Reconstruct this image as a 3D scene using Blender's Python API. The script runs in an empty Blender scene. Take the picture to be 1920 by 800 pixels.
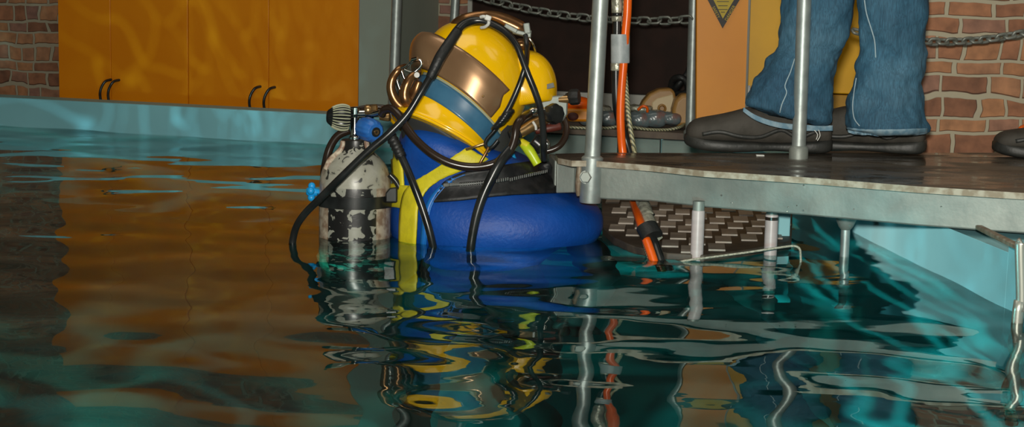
import bpy, bmesh, math, random
import numpy as np
from mathutils import Vector, Matrix, noise
from mathutils.bvhtree import BVHTree

# ---------------------------------------------------------------- camera, world, light
SC = bpy.context.scene
COL = SC.collection
H = 0.46; FPX = 3000.0
TH = math.atan(400 / FPX); RHO = math.radians(1.33)
Fv = Vector((0, math.cos(TH), -math.sin(TH)))
_U0 = Vector((0, math.sin(TH), math.cos(TH))); _R0 = Vector((1, 0, 0))
Uv = _U0 * math.cos(RHO) - _R0 * math.sin(RHO)
Rv = _R0 * math.cos(RHO) + _U0 * math.sin(RHO)
EYE = Vector((0, 0, H))
cam_d = bpy.data.cameras.new('camera'); cam = bpy.data.objects.new('camera', cam_d); COL.objects.link(cam)
cam_d.sensor_width = 36; cam_d.lens = FPX * 36 / 1920; cam_d.clip_start = .02
cam.matrix_world = Matrix(((Rv.x, Uv.x, -Fv.x, 0), (Rv.y, Uv.y, -Fv.y, 0), (Rv.z, Uv.z, -Fv.z, H), (0, 0, 0, 1)))
SC.camera = cam

SC.view_settings.view_transform = 'Standard'; SC.view_settings.look = 'None'
SC.view_settings.exposure = 0.0; SC.view_settings.gamma = 1.0; SC.view_settings.use_curve_mapping = False
SC.cycles.max_bounces = 8; SC.cycles.transmission_bounces = 5; SC.cycles.glossy_bounces = 4
SC.cycles.sample_clamp_indirect = 3.0; SC.cycles.sample_clamp_direct = 0; SC.cycles.caustics_refractive = False
SC.cycles.caustics_reflective = False

wd = bpy.data.worlds.new('world'); SC.world = wd; wd.use_nodes = True
wd.node_tree.nodes['Background'].inputs[0].default_value = (1, .93, .85, 1)
wd.node_tree.nodes['Background'].inputs[1].default_value = .03

def lamp(name, kind, loc, energy, color=(1, 1, 1), size=.05, target=None, spot=None, blend=.3, caustic=None):
    d = bpy.data.lights.new(name, kind); d.energy = energy; d.color = color
    if kind == 'AREA': d.size = size
    else: d.shadow_soft_size = size
    if spot: d.spot_size = math.radians(spot); d.spot_blend = blend
    o = bpy.data.objects.new(name, d); COL.objects.link(o); o.location = loc
    if target is not None:
        o.rotation_euler = (Vector(target) - Vector(loc)).to_track_quat('-Z', 'Y').to_euler()
    if caustic:      # ripple pattern put into the lamp's strength, imitating light off water
        sc_, stretch, lo, hi, w_, seed = caustic
        d.use_nodes = True; nt = d.node_tree; N = nt.nodes; L = nt.links
        em = [n for n in N if n.type == 'EMISSION'][0]
        tc = N.new('ShaderNodeTexCoord'); mp = N.new('ShaderNodeMapping'); mp.inputs['Scale'].default_value = stretch
        mp.inputs['Location'].default_value = (seed, seed * .3, 0)
        L.new(tc.outputs['Normal'], mp.inputs[0])
        nz = N.new('ShaderNodeTexNoise'); nz.inputs['Scale'].default_value = sc_ * .6; nz.inputs['Detail'].default_value = 1
        L.new(mp.outputs[0], nz.inputs[0])
        mx = N.new('ShaderNodeMixRGB'); mx.blend_type = 'ADD'; mx.inputs[0].default_value = 2.2 / sc_
        L.new(mp.outputs[0], mx.inputs[1]); L.new(nz.outputs['Color'], mx.inputs[2])
        vo = N.new('ShaderNodeTexVoronoi'); vo.feature = 'DISTANCE_TO_EDGE'; vo.inputs['Scale'].default_value = sc_
        L.new(mx.outputs[0], vo.inputs[0])
        mr = N.new('ShaderNodeMapRange'); mr.interpolation_type = 'SMOOTHERSTEP'
        mr.inputs[1].default_value = 0; mr.inputs[2].default_value = w_
        mr.inputs[3].default_value = hi; mr.inputs[4].default_value = lo
        L.new(vo.outputs['Distance'], mr.inputs[0])
        L.new(mr.outputs[0], em.inputs['Strength'])
    return o

lamp('camera_flash', 'POINT', EYE + Vector((-.03, -.05, .085)), 290, (1.0, .96, .86), .035)
lamp('ceiling_lamp', 'AREA', (-.6, 2.8, 2.55), 16, (1, .93, .8), 1.6, (-.6, 3.6, 0))
lamp('ceiling_lamp', 'AREA', (1.6, 2.4, 2.55), 7, (1, .93, .8), 1.2, (1.2, 3.2, 0))
# added spots just above the water, imitating light coming up from the pool
lamp('added_pool_glow', 'SPOT', (-1.0, 4.1, .03), 8.0, (.45, .92, 1.0), .02, (-1.7, 5.3, .06), 130, .7, (9, (.6, .6, 3.6), .22, 4.2, .045, 1.7))
lamp('added_pool_glow', 'SPOT', (.30, 2.35, .02), 1.9, (.25, .95, 1.0), .02, (.85, 2.75, .04), 140, .6, (6.5, (.35, .8, 2.2), .8, 3.6, .04, 6.2))
# underwater pool lamps
lamp('underwater_lamp', 'SPOT', (-1.2, 2.0, -.25), 9, (.02, .80, .60), .03, (-.9, 4.0, -1.6), 120, .6, (3.4, (1, 1, 1), .04, 6, .11, 3.1))
lamp('underwater_lamp', 'SPOT', (.15, 1.7, -.3), 12, (.02, .85, .78), .03, (.40, 3.8, -1.4), 110, .6, (4.2, (1, 1.4, 1), .07, 6.5, .07, 9.4))

# ---------------------------------------------------------------- pixel helpers (where a photo ray meets a depth or a plane)
def ray(px, py): return Fv + Rv * ((px - 960) / FPX) + Uv * ((400 - py) / FPX)
def P(px, py, D): r = ray(px, py); return EYE + r * (D / r.y)
def W(px, py, z=0.0): r = ray(px, py); return EYE + r * ((z - H) / r.z)
def PV(px, py, a, b, off=0):      # on the vertical plane y = a + b x
    r = ray(px, py); t = (a + off) / (r.y - b * r.x); return EYE + r * t
def K(D): return D * 1.01 / FPX      # metres per pixel at depth D

# ---------------------------------------------------------------- materials
def nodes(name):
    m = bpy.data.materials.new(name); m.use_nodes = True
    return m, m.node_tree.nodes, m.node_tree.links, m.node_tree.nodes['Principled BSDF']
def ramp(N, stops):
    r = N.new('ShaderNodeValToRGB'); e = r.color_ramp.elements
    e[0].position, e[0].color = stops[0][0], (*stops[0][1], 1); e[1].position, e[1].color = stops[-1][0], (*stops[-1][1], 1)
    for p, c in stops[1:-1]:
        k = e.new(p); k.color = (*c, 1)
    return r
def noise_n(N, L, scale, detail=4, coord='Object', stretch=None, dist=0):
    tc = N.new('ShaderNodeTexCoord'); n = N.new('ShaderNodeTexNoise'); n.inputs['Scale'].default_value = scale
    n.inputs['Detail'].default_value = detail; n.inputs['Distortion'].default_value = dist
    if stretch:
        mp = N.new('ShaderNodeMapping'); mp.inputs['Scale'].default_value = stretch
        L.new(tc.outputs[coord], mp.inputs[0]); L.new(mp.outputs[0], n.inputs[0])
    else: L.new(tc.outputs[coord], n.inputs[0])
    return n
def M(name, col, rough=.5, metal=0, col2=None, scale=20, contrast=(.4, .6), stretch=None, bump=0, bscale=60, coat=0, spec=.5, dist=0, rough2=None):
    m, N, L, B = nodes(name)
    B.inputs['Base Color'].default_value = (*col, 1); B.inputs['Roughness'].default_value = rough; B.inputs['Metallic'].default_value = metal
    B.inputs['Specular IOR Level'].default_value = spec
    if coat: B.inputs['Coat Weight'].default_value = coat; B.inputs['Coat Roughness'].default_value = .06
    if col2:
        n = noise_n(N, L, scale, 5, stretch=stretch, dist=dist); r = ramp(N, [(contrast[0], col), (contrast[1], col2)])
        L.new(n.outputs[0], r.inputs[0]); L.new(r.outputs[0], B.inputs['Base Color'])
        if rough2 is not None:
            q = ramp(N, [(contrast[0], (rough,) * 3), (contrast[1], (rough2,) * 3)]); L.new(n.outputs[0], q.inputs[0]); L.new(q.outputs[0], B.inputs['Roughness'])
    if bump:
        n = noise_n(N, L, bscale, 5, stretch=stretch); b = N.new('ShaderNodeBump'); b.inputs['Strength'].default_value = bump; b.inputs['Distance'].default_value = .002
        L.new(n.outputs[0], b.inputs['Height']); L.new(b.outputs[0], B.inputs['Normal'])
    return m

def brick_mat(name, s, bright=1.0):
    m, N, L, B = nodes(name); B.inputs['Roughness'].default_value = .7
    def math_n(op, a, b=None):
        n = N.new('ShaderNodeMath'); n.operation = op
        for i, v in enumerate((a, b)):
            if v is None: continue
            if isinstance(v, (int, float)): n.inputs[i].default_value = v
            else: L.new(v, n.inputs[i])
        return n.outputs[0]
    tc = N.new('ShaderNodeTexCoord'); sx = N.new('ShaderNodeSeparateXYZ'); L.new(tc.outputs['Object'], sx.inputs[0])
    nz = noise_n(N, L, 9 / s, 2); sep = N.new('ShaderNodeSeparateColor'); L.new(nz.outputs['Color'], sep.inputs[0])
    rowh = .052 * s
    z0 = sx.outputs['Z']
    zw = math_n('ADD', z0, math_n('MULTIPLY', math_n('SINE', math_n('MULTIPLY', z0, 2 * math.pi / (rowh * 2.7))), rowh * .17))
    zz = math_n('ADD', zw, math_n('MULTIPLY', math_n('SUBTRACT', sep.outputs[1], .5), rowh * .55))
    x0 = sx.outputs['X']
    xw = math_n('ADD', x0, math_n('MULTIPLY', math_n('SINE', math_n('MULTIPLY', x0, 2 * math.pi / (rowh * 5.3))), rowh * .28))
    xx = math_n('ADD', xw, math_n('MULTIPLY', math_n('SUBTRACT', sep.outputs[0], .5), rowh * .9))
    cb = N.new('ShaderNodeCombineXYZ'); L.new(xx, cb.inputs[0]); L.new(zz, cb.inputs[1])
    def br(ms, smooth, dy=0):
        b = N.new('ShaderNodeTexBrick'); b.inputs['Scale'].default_value = 1; b.offset = .37; b.offset_frequency = 2; b.squash = .7; b.squash_frequency = 3
        b.inputs['Brick Width'].default_value = rowh * 2.0; b.inputs['Row Height'].default_value = rowh
        b.inputs['Mortar Size'].default_value = ms * rowh; b.inputs['Mortar Smooth'].default_value = smooth
        b.inputs['Color1'].default_value = (0, 0, 0, 1); b.inputs['Color2'].default_value = (1, 1, 1, 1); b.inputs['Bias'].default_value = 0
        if dy:
            a = N.new('ShaderNodeVectorMath'); a.operation = 'ADD'; a.inputs[1].default_value = (0, dy, 0); L.new(cb.outputs[0], a.inputs[0]); L.new(a.outputs[0], b.inputs[0])
        else: L.new(cb.outputs[0], b.inputs[0])
        return b
    b1 = br(.105, .25)
    cr = ramp(N, [(0, (.22, .10, .06)), (.3, (.38, .17, .09)), (.6, (.47, .23, .11)), (1, (.28, .15, .12))])
    L.new(b1.outputs['Color'], cr.inputs[0])
    n2 = noise_n(N, L, 24 / s, 6); mxa = N.new('ShaderNodeMixRGB'); mxa.blend_type = 'OVERLAY'; mxa.inputs[0].default_value = .75
    rr = ramp(N, [(.3, (.28, .28, .28)), (.7, (.68, .66, .62))]); L.new(n2.outputs[0], rr.inputs[0])
    L.new(cr.outputs[0], mxa.inputs[1]); L.new(rr.outputs[0], mxa.inputs[2])
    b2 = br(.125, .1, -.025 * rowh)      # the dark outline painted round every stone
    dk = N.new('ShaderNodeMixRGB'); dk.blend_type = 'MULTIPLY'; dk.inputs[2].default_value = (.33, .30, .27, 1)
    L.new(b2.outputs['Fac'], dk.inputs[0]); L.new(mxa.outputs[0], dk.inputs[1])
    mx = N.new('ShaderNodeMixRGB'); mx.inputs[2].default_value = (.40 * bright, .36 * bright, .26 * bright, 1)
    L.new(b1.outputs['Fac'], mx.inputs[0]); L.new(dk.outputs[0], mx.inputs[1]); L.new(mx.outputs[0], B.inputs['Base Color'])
    return m

MAT = {}
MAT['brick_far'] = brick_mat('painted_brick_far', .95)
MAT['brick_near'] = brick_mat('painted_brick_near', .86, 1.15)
MAT['orange_door'] = M('orange_laminate', (.74, .225, .003), .32, 0, (.78, .25, .004), 6, spec=.4)
MAT['orange_panel'] = M('orange_panel', (.80, .30, .01), .45, 0, (.74, .27, .01), 5)
MAT['yellow_panel'] = M('yellow_panel', (.85, .46, .01), .45, 0, (.78, .42, .012), 7)
MAT['yellow_dark'] = M('ochre_panel', (.52, .28, .02), .5)
MAT['grey_paint'] = M('grey_green_paint', (.27, .31, .26), .6)
MAT['dark_board'] = M('dark_brown_board', (.028, .013, .009), .6, 0, (.020, .010, .007), 12, spec=.2)
MAT['sill'] = M('pale_sill', (.42, .42, .38), .6)
MAT['pool_paint'] = M('pale_blue_pool_paint', (.27, .60, .66), .5, 0, (.24, .54, .60), 3)
MAT['pool_floor'] = M('pool_floor_paint', (.18, .42, .40), .6, 0, (.14, .36, .35), 2)
MAT['pool_side'] = M('grey_pool_side', (.26, .33, .30), .5, .3, (.22, .28, .26), 8)
MAT['deck'] = M('deck_concrete', (.20, .16, .12), .8, 0, (.13, .10, .08), 9)
MAT['ceiling'] = M('dark_ceiling', (.05, .05, .05), .9)
MAT['galv'] = M('galvanised_steel', (.33, .37, .36), .46, .6, (.42, .47, .45), 45, (.35, .65), bump=.15, bscale=90)
MAT['galv_dull'] = M('dull_galvanised_steel', (.30, .33, .30), .55, .45, (.22, .25, .23), 16, (.35, .65), bump=.2, bscale=120)
MAT['weld'] = M('rusty_weld', (.32, .27, .20), .6, .3, (.20, .14, .09), 60)
MAT['bolt'] = M('zinc_bolt', (.34, .37, .34), .4, .7)
MAT['chain'] = M('grey_chain_steel', (.30, .32, .29), .5, .5, (.2, .21, .18), 60)
MAT['chrome'] = M('chrome', (.75, .75, .72), .12, 1)
MAT['bronze'] = M('bronze', (.33, .17, .07), .28, .85, (.26, .13, .055), 30, bump=.08, bscale=60)
MAT['visor'] = M('smooth_bronze_plate', (.42, .25, .13), .30, .6, (.36, .21, .11), 14, (.3, .7), coat=.35)
MAT['brass'] = M('brass', (.45, .28, .12), .3, .85)
MAT['yellow'] = M('glossy_yellow_shell', (.95, .55, .002), .2, coat=.3)
MAT['stripe'] = M('blue_band', (.035, .13, .23), .35, 0, (.05, .16, .27), 20, coat=.2)
MAT['seal'] = M('pale_sealant', (.40, .42, .28), .5)
MAT['neoprene_and_shade'] = M('grey_neoprene_and_shade', (.035, .037, .036), .6)
MAT['suit'] = M('blue_suit_fabric', (.002, .045, .27), .5, 0, (.006, .085, .42), 7, (.35, .7), bump=.5, bscale=140, spec=.35)
MAT['suit_trim'] = M('bright_blue_trim', (.01, .16, .55), .4)
MAT['webbing'] = M('yellow_webbing', (.78, .68, .02), .5, 0, (.66, .58, .02), 30, bump=.3, bscale=200)
MAT['black_flap'] = M('black_flap', (.008, .009, .010), .5, 0, (.02, .02, .021), 60, bump=.4, bscale=80, spec=.35)
MAT['rubber'] = M('black_rubber', (.010, .011, .011), .28, 0, (.02, .022, .022), 30)
MAT['rubber_brown'] = M('brown_black_rubber', (.025, .015, .010), .26)
MAT['rubber_matt'] = M('matt_black_rubber', (.012, .013, .013), .5, bump=.6, bscale=120)
MAT['blue_plastic'] = M('blue_knob_plastic', (.02, .12, .45), .35, 0, (.03, .16, .50), 40)
MAT['cyan_plastic'] = M('bright_blue_plastic', (.01, .34, .80), .4)
MAT['lime'] = M('lime_rubber', (.55, .70, .02), .35)
MAT['white'] = M('white_plastic', (.65, .66, .62), .5)
MAT['grey_tape'] = M('grey_cloth_tape', (.38, .42, .43), .45, 0, (.30, .34, .35), 60, bump=.3, bscale=90)
MAT['clear_tape'] = M('crumpled_clear_tape', (.48, .48, .38), .25, .3, (.25, .25, .2), 70, bump=1, bscale=120)
MAT['pink'] = M('pale_pink_sleeve', (.56, .48, .47), .4, 0, (.50, .43, .42), 30, stretch=(.3, .3, 3))
MAT['orange_hose'] = M('orange_hose', (.90, .13, .006), .3, 0, (.80, .11, .006), 25)
MAT['rope'] = M('pale_rope', (.55, .53, .42), .8, 0, (.30, .29, .22), 300)
MAT['sticker'] = M('grey_sticker', (.12, .13, .12), .6)
MAT['sign_black'] = M('sign_black', (.012, .010, .008), .5)
MAT['sign_yellow'] = M('sign_yellow', (.52, .38, .01), .5)
MAT['sign_text'] = M('sign_text', (.05, .04, .01), .5)
MAT['gold'] = M('gold_brown_plastic', (.40, .22, .06), .4, 0, (.34, .18, .05), 8)
MAT['gold_face'] = M('pale_gold_face', (.60, .48, .28), .5)
MAT['bag'] = M('wet_grey_vinyl', (.13, .17, .18), .22, 0, (.24, .13, .11), 22, (.52, .66), bump=1, bscale=45)
MAT['tub'] = M('orange_tub_plastic', (.80, .28, .01), .4)
MAT['red_brown'] = M('dark_red_brown', (.10, .02, .012), .5)
MAT['shoe'] = M('dark_grey_suede', (.042, .038, .030), .75, 0, (.062, .056, .046), 25, bump=.5, bscale=90)
MAT['sole'] = M('dark_rubber_sole', (.022, .024, .022), .5, 0, (.035, .036, .032), 30, bump=.6, bscale=60)
MAT['skin'] = M('skin', (.55, .33, .24), .5)
MAT['sweater'] = M('grey_sweater', (.10, .10, .11), .8)
MAT['thread'] = M('pale_seam_thread', (.36, .46, .50), .7)
MAT['hem'] = M('faded_denim_hem', (.13, .25, .34), .75, 0, (.26, .38, .45), 60, (.4, .6), bump=.6, bscale=80)
MAT['tread'] = M('brown_tread_base', (.085, .065, .045), .6, 0, (.05, .04, .03), 40)
MAT['pad'] = M('pale_worn_pad', (.40, .35, .29), .55, 0, (.30, .26, .22), 30)

def denim():
    m, N, L, B = nodes('blue_denim'); B.inputs['Roughness'].default_value = .8
    n1 = noise_n(N, L, 7, 5); n2 = noise_n(N, L, 520, 2, stretch=(1, 1, .10))
    r = ramp(N, [(.3, (.020, .075, .135)), (.55, (.035, .115, .19)), (.8, (.09, .20, .29))]); L.new(n1.outputs[0], r.inputs[0])
    r2 = ramp(N, [(.35, (.62, .62, .62)), (.7, (1.3, 1.3, 1.25))]); L.new(n2.outputs[0], r2.inputs[0])
    mx = N.new('ShaderNodeMixRGB'); mx.blend_type = 'MULTIPLY'; mx.inputs[0].default_value = .8
    L.new(r.outputs[0], mx.inputs[1]); L.new(r2.outputs[0], mx.inputs[2]); L.new(mx.outputs[0], B.inputs['Base Color'])
    b = N.new('ShaderNodeBump'); b.inputs['Strength'].default_value = .5; b.inputs['Distance'].default_value = .001
    L.new(n2.outputs[0], b.inputs['Height']); L.new(b.outputs[0], B.inputs['Normal'])
    return m
MAT['denim'] = denim()

def plate_mat():      # wet brown-grey deck sheet
    m, N, L, B = nodes('wet_platform_sheet'); n = noise_n(N, L, 4, 6, stretch=(1, 2.5, 1)); r = ramp(N, [(.35, (.07, .055, .04)), (.65, (.15, .125, .095))])
    L.new(n.outputs[0], r.inputs[0]); L.new(r.outputs[0], B.inputs['Base Color'])
    q = ramp(N, [(.42, (.12,) * 3), (.58, (.5,) * 3)]); n3 = noise_n(N, L, 9, 4, stretch=(1, 2, 1)); L.new(n3.outputs[0], q.inputs[0]); L.new(q.outputs[0], B.inputs['Roughness'])
    b = N.new('ShaderNodeBump'); b.inputs['Strength'].default_value = .25; b.inputs['Distance'].default_value = .001
    n2 = noise_n(N, L, 40, 3); L.new(n2.outputs[0], b.inputs['Height']); L.new(b.outputs[0], B.inputs['Normal'])
    return m
MAT['plate'] = plate_mat()
MAT['plate_edge'] = M('worn_sheet_edge', (.45, .42, .33), .7, 0, (.28, .23, .16), 60)

def tank_mat():      # cream paint, scuffed silver shoulder, black label with peeled patches
    m, N, L, B = nodes('scuffed_cylinder_paint'); B.inputs['Roughness'].default_value = .35
    tc = N.new('ShaderNodeTexCoord'); s = N.new('ShaderNodeSeparateXYZ'); L.new(tc.outputs['Object'], s.inputs[0])
    def mr(src, a, b, c=0, d=1):
        q = N.new('ShaderNodeMapRange'); q.inputs[1].default_value = a; q.inputs[2].default_value = b; q.inputs[3].default_value = c; q.inputs[4].default_value = d
        L.new(src, q.inputs[0]); return q.outputs[0]
    def mul(a, b):
        q = N.new('ShaderNodeMath'); q.operation = 'MULTIPLY'; L.new(a, q.inputs[0]); L.new(b, q.inputs[1]); return q.outputs[0]
    ab = N.new('ShaderNodeMath'); ab.operation = 'ABSOLUTE'; L.new(s.outputs['X'], ab.inputs[0])
    n = noise_n(N, L, 52, 9, dist=.5); n2 = noise_n(N, L, 60, 8)
    nb = noise_n(N, L, 80, 3)
    cream = ramp(N, [(.40, (.50, .44, .34)), (.60, (.26, .18, .12))]); L.new(n2.outputs[0], cream.inputs[0])
    lab = ramp(N, [(.54, (.012, .012, .012)), (.56, (.30, .31, .26))]); L.new(n.outputs[0], lab.inputs[0])
    sh = ramp(N, [(.36, (.03, .03, .028)), (.40, (.33, .33, .27)), (.8, (.42, .42, .36))]); L.new(n.outputs[0], sh.inputs[0])
    labmask = mr(ab.outputs[0], .047, .045)
    m1 = N.new('ShaderNodeMixRGB'); L.new(labmask, m1.inputs[0]); L.new(cream.outputs[0], m1.inputs[1]); L.new(lab.outputs[0], m1.inputs[2])
    m2 = N.new('ShaderNodeMixRGB'); L.new(mul(mr(s.outputs['Z'], .098, .10), mr(ab.outputs[0], .062, .05)), m2.inputs[0]); L.new(m1.outputs[0], m2.inputs[1]); L.new(sh.outputs[0], m2.inputs[2])
    # black neck that runs down the shoulder in drips
    ad = N.new('ShaderNodeMath'); ad.operation = 'ADD'; L.new(s.outputs['Z'], ad.inputs[0]); L.new(mr(n.outputs[0], .3, .7, -.03, .03), ad.inputs[1])
    m3 = N.new('ShaderNodeMixRGB'); L.new(mul(mr(ad.outputs[0], .170, .172), mr(ab.outputs[0], .030, .028)), m3.inputs[0]); L.new(m2.outputs[0], m3.inputs[1]); m3.inputs[2].default_value = (.012, .012, .011, 1)
    L.new(m3.outputs[0], B.inputs['Base Color'])
    b = N.new('ShaderNodeBump'); b.inputs['Strength'].default_value = .4; b.inputs['Distance'].default_value = .001; L.new(n.outputs[0], b.inputs['Height']); L.new(b.outputs[0], B.inputs['Normal'])
    return m
MAT['tank'] = tank_mat()

def stripes_mat(name, c1, c2, freq, axis='X', rough=.4):      # twisted two-tone braid
    m, N, L, B = nodes(name); B.inputs['Roughness'].default_value = rough
    tc = N.new('ShaderNodeTexCoord'); w = N.new('ShaderNodeTexWave'); w.inputs['Scale'].default_value = freq; w.bands_direction = 'DIAGONAL'; w.inputs['Distortion'].default_value = 1
    L.new(tc.outputs['Object'], w.inputs[0]); r = ramp(N, [(.4, c1), (.6, c2)]); L.new(w.outputs[0], r.inputs[0]); L.new(r.outputs[0], B.inputs['Base Color'])
    return m
MAT['braid'] = stripes_mat('braided_rope', (.46, .44, .26), (.10, .11, .07), 70)

def water_mat():
    m = bpy.data.materials.new('rippled_water'); m.use_nodes = True; N = m.node_tree.nodes; L = m.node_tree.links
    for n in list(N):
        if n.type == 'BSDF_PRINCIPLED': N.remove(n)
    out = [n for n in N if n.type == 'OUTPUT_MATERIAL'][0]
    g = N.new('ShaderNodeBsdfGlass'); g.inputs['IOR'].default_value = 1.333; g.inputs['Roughness'].default_value = 0
    g.inputs['Color'].default_value = (.93, 1, .98, 1)
    n1 = noise_n(N, L, 12, 1, stretch=(.5, 1, 1)); n2 = noise_n(N, L, 30, 1, stretch=(.5, 1, 1))
    ad = N.new('ShaderNodeMath'); ad.operation = 'MULTIPLY_ADD'; ad.inputs[1].default_value = .22; L.new(n2.outputs[0], ad.inputs[0]); L.new(n1.outputs[0], ad.inputs[2])
    b = N.new('ShaderNodeBump'); b.inputs['Strength'].default_value = 1; b.inputs['Distance'].default_value = .0005
    L.new(ad.outputs[0], b.inputs['Height']); L.new(b.outputs[0], g.inputs['Normal']); L.new(g.outputs[0], out.inputs['Surface'])
    return m
MAT['water'] = water_mat()

# ---------------------------------------------------------------- mesh helpers
def crom(pts, k=6, closed=False):
    pts = [Vector(p) for p in pts]; n = len(pts); out = []
    if n < 3 and not closed:
        return [pts[0].lerp(pts[-1], i / k) for i in range(k + 1)]
    rng = n if closed else n - 1
    for i in range(rng):
        if closed: a, b, c, d = (pts[(i + j - 1) % n] for j in range(4))
        else: a, b, c, d = pts[max(i - 1, 0)], pts[i], pts[i + 1], pts[min(i + 2, n - 1)]
        for j in range(k):
            t = j / k
            out.append(.5 * ((2 * b) + (c - a) * t + (2 * a - 5 * b + 4 * c - d) * t * t + (3 * b - 3 * c + d - a) * t ** 3))
    if not closed: out.append(pts[-1])
    return out

class MB:
    def __init__(s): s.v = []; s.f = []; s.m = []
    def add(s, v, f, mi=0):
        o = len(s.v); s.v += [Vector(p) for p in v]; s.f += [tuple(i + o for i in q) for q in f]; s.m += [mi] * len(f); return s
    def rings(s, rings, cap0=True, cap1=True, mi=0, closed=True):
        n = len(rings[0]); v = [p for r in rings for p in r]; f = []
        for i in range(len(rings) - 1):
            for j in range(n if closed else n - 1):
                k = (j + 1) % n; f.append((i * n + j, i * n + k, (i + 1) * n + k, (i + 1) * n + j))
        if cap0: f.append(tuple(range(n))[::-1])
        if cap1: f.append(tuple((len(rings) - 1) * n + j for j in range(n)))
        return s.add(v, f, mi)
    def tube(s, pts, r, n=10, k=6, closed=False, flat=1.0, mi=0, cap=True):
        c = crom(pts, k, closed); m = len(c)
        if isinstance(r, (int, float)): rr = [r] * m
        else:
            q = len(r) - 1 if not closed else len(r); rr = []
            for i in range(m):
                t = i / (m - 1) * q if not closed else i / m * q; a = int(min(t, q - 1)) if not closed else int(t); b = min(a + 1, q) if not closed else (a + 1) % len(r)
                rr.append(r[a] + (r[b] - r[a]) * (t - a))
        T = []
        for i in range(m):
            a = c[(i - 1) % m] if (closed or i) else c[0]; b = c[(i + 1) % m] if (closed or i < m - 1) else c[-1]
            T.append((b - a).normalized() if (b - a).length > 1e-9 else Vector((0, 0, 1)))
        ref = Vector((0, -1, 0)) if abs(T[0].y) < .8 else Vector((0, 0, 1))
        nrm = (ref - T[0] * ref.dot(T[0])).normalized(); R = []
        for i in range(m):
            nrm = (nrm - T[i] * nrm.dot(T[i])).normalized(); bi = T[i].cross(nrm)
            R.append([c[i] + (nrm * math.cos(2 * math.pi * j / n) * flat + bi * math.sin(2 * math.pi * j / n)) * rr[i] for j in range(n)])
        if closed: R.append(R[0]); return s.rings(R, False, False, mi)
        return s.rings(R, cap, cap, mi)
    def lathe(s, base, axis, prof, n=24, mi=0, flute=0, nf=0, sy=1.0, ref=None):
        base = Vector(base); ax = Vector(axis).normalized(); rf = ref or (Vector((1, 0, 0)) if abs(ax.x) < .8 else Vector((0, 1, 0)))
        a = (rf - ax * rf.dot(ax)).normalized(); b = ax.cross(a); R = []
        for t, r in prof:
            row = []
            for j in range(n):
                q = 2 * math.pi * j / n; r2 = max(r, 1e-5) * (1 + (flute * math.cos(nf * q) if nf else 0))
                row.append(base + ax * t + (a * math.cos(q) + b * math.sin(q) * sy) * r2)
            R.append(row)
        return s.rings(R, True, True, mi)
    def box(s, c, d, rot=None, mi=0):
        c = Vector(c); v = []
        for x in (-.5, .5):
            for y in (-.5, .5):
                for z in (-.5, .5):
                    p = Vector((x * d[0], y * d[1], z * d[2])); v.append(c + (rot @ p if rot else p))
        return s.add(v, [(0, 1, 3, 2), (4, 6, 7, 5), (0, 4, 5, 1), (2, 3, 7, 6), (0, 2, 6, 4), (1, 5, 7, 3)], mi)
    def slab(s, poly, vec, mi=0):      # polygon of 3-D points pushed along vec
        n = len(poly); v = [Vector(p) for p in poly] + [Vector(p) + Vector(vec) for p in poly]
        f = [tuple(range(n))[::-1], tuple(range(n, 2 * n))] + [(i, (i + 1) % n, n + (i + 1) % n, n + i) for i in range(n)]
        return s.add(v, f, mi)
    def ell(s, c, r, rot=None, n=20, m=12, mi=0, p=1.0):
        c = Vector(c); R = []
        for i in range(m + 1):
            th = math.pi * i / m; row = []
            for j in range(n):
                q = 2 * math.pi * j / n
                def sp(x): return math.copysign(abs(x) ** p, x)
                w = Vector((r[0] * sp(max(math.sin(th), 1e-3)) * sp(math.cos(q)), r[1] * sp(max(math.sin(th), 1e-3)) * sp(math.sin(q)), r[2] * sp(math.cos(th))))
                row.append(c + (rot @ w if rot else w))
            R.append(row)
        return s.rings(R, True, True, mi)
    def build(s, name, mat, parent=None, smooth=True, bevel=0, sub=0, solid=0, origin=None, disp=None, auto=None, seg=2):
        me = bpy.data.meshes.new(name); o = bpy.data.objects.new(name, me); COL.objects.link(o)
        org = Vector(origin) if origin is not None else Vector((0, 0, 0))
        me.from_pydata([tuple(p - org) for p in s.v], [], s.f); me.update()
        bm = bmesh.new(); bm.from_mesh(me); bmesh.ops.remove_doubles(bm, verts=bm.verts, dist=1e-6); bmesh.ops.recalc_face_normals(bm, faces=bm.faces)
        if len(s.m) and len(bm.faces) == len(s.m):
            pass
        bm.to_mesh(me); bm.free()
        mats = mat if isinstance(mat, (list, tuple)) else [mat]
        for q in mats: me.materials.append(MAT[q] if isinstance(q, str) else q)
        if len(mats) > 1 and len(me.polygons) == len(s.m):
            for p_, mi in zip(me.polygons, s.m): p_.material_index = mi
        if smooth: me.polygons.foreach_set('use_smooth', [True] * len(me.polygons))
        o.location = org
        if parent is not None:
            o.parent = parent; o.matrix_parent_inverse = parent_world(parent).inverted()
        if bevel:
            b = o.modifiers.new('bevel', 'BEVEL'); b.width = bevel; b.segments = seg; b.limit_method = 'ANGLE'; b.angle_limit = math.radians(35)
        if solid:
            b = o.modifiers.new('thickness', 'SOLIDIFY'); b.thickness = solid; b.offset = 0
        if sub:
            b = o.modifiers.new('subdivision', 'SUBSURF'); b.levels = b.render_levels = sub
        if disp:
            t = bpy.data.textures.new('folds', 'CLOUDS'); t.noise_scale = disp[1]; b = o.modifiers.new('folds', 'DISPLACE'); b.texture = t; b.strength = disp[0]; b.texture_coords = 'LOCAL'
        if smooth and auto is not False and (auto or bevel):
            a = math.radians(auto or 40)
            bm = bmesh.new(); bm.from_mesh(me)
            for e in bm.edges:
                if len(e.link_faces) == 2 and e.calc_face_angle(0) > a: e.smooth = False
            bm.to_mesh(me); bm.free()
        return o

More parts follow.
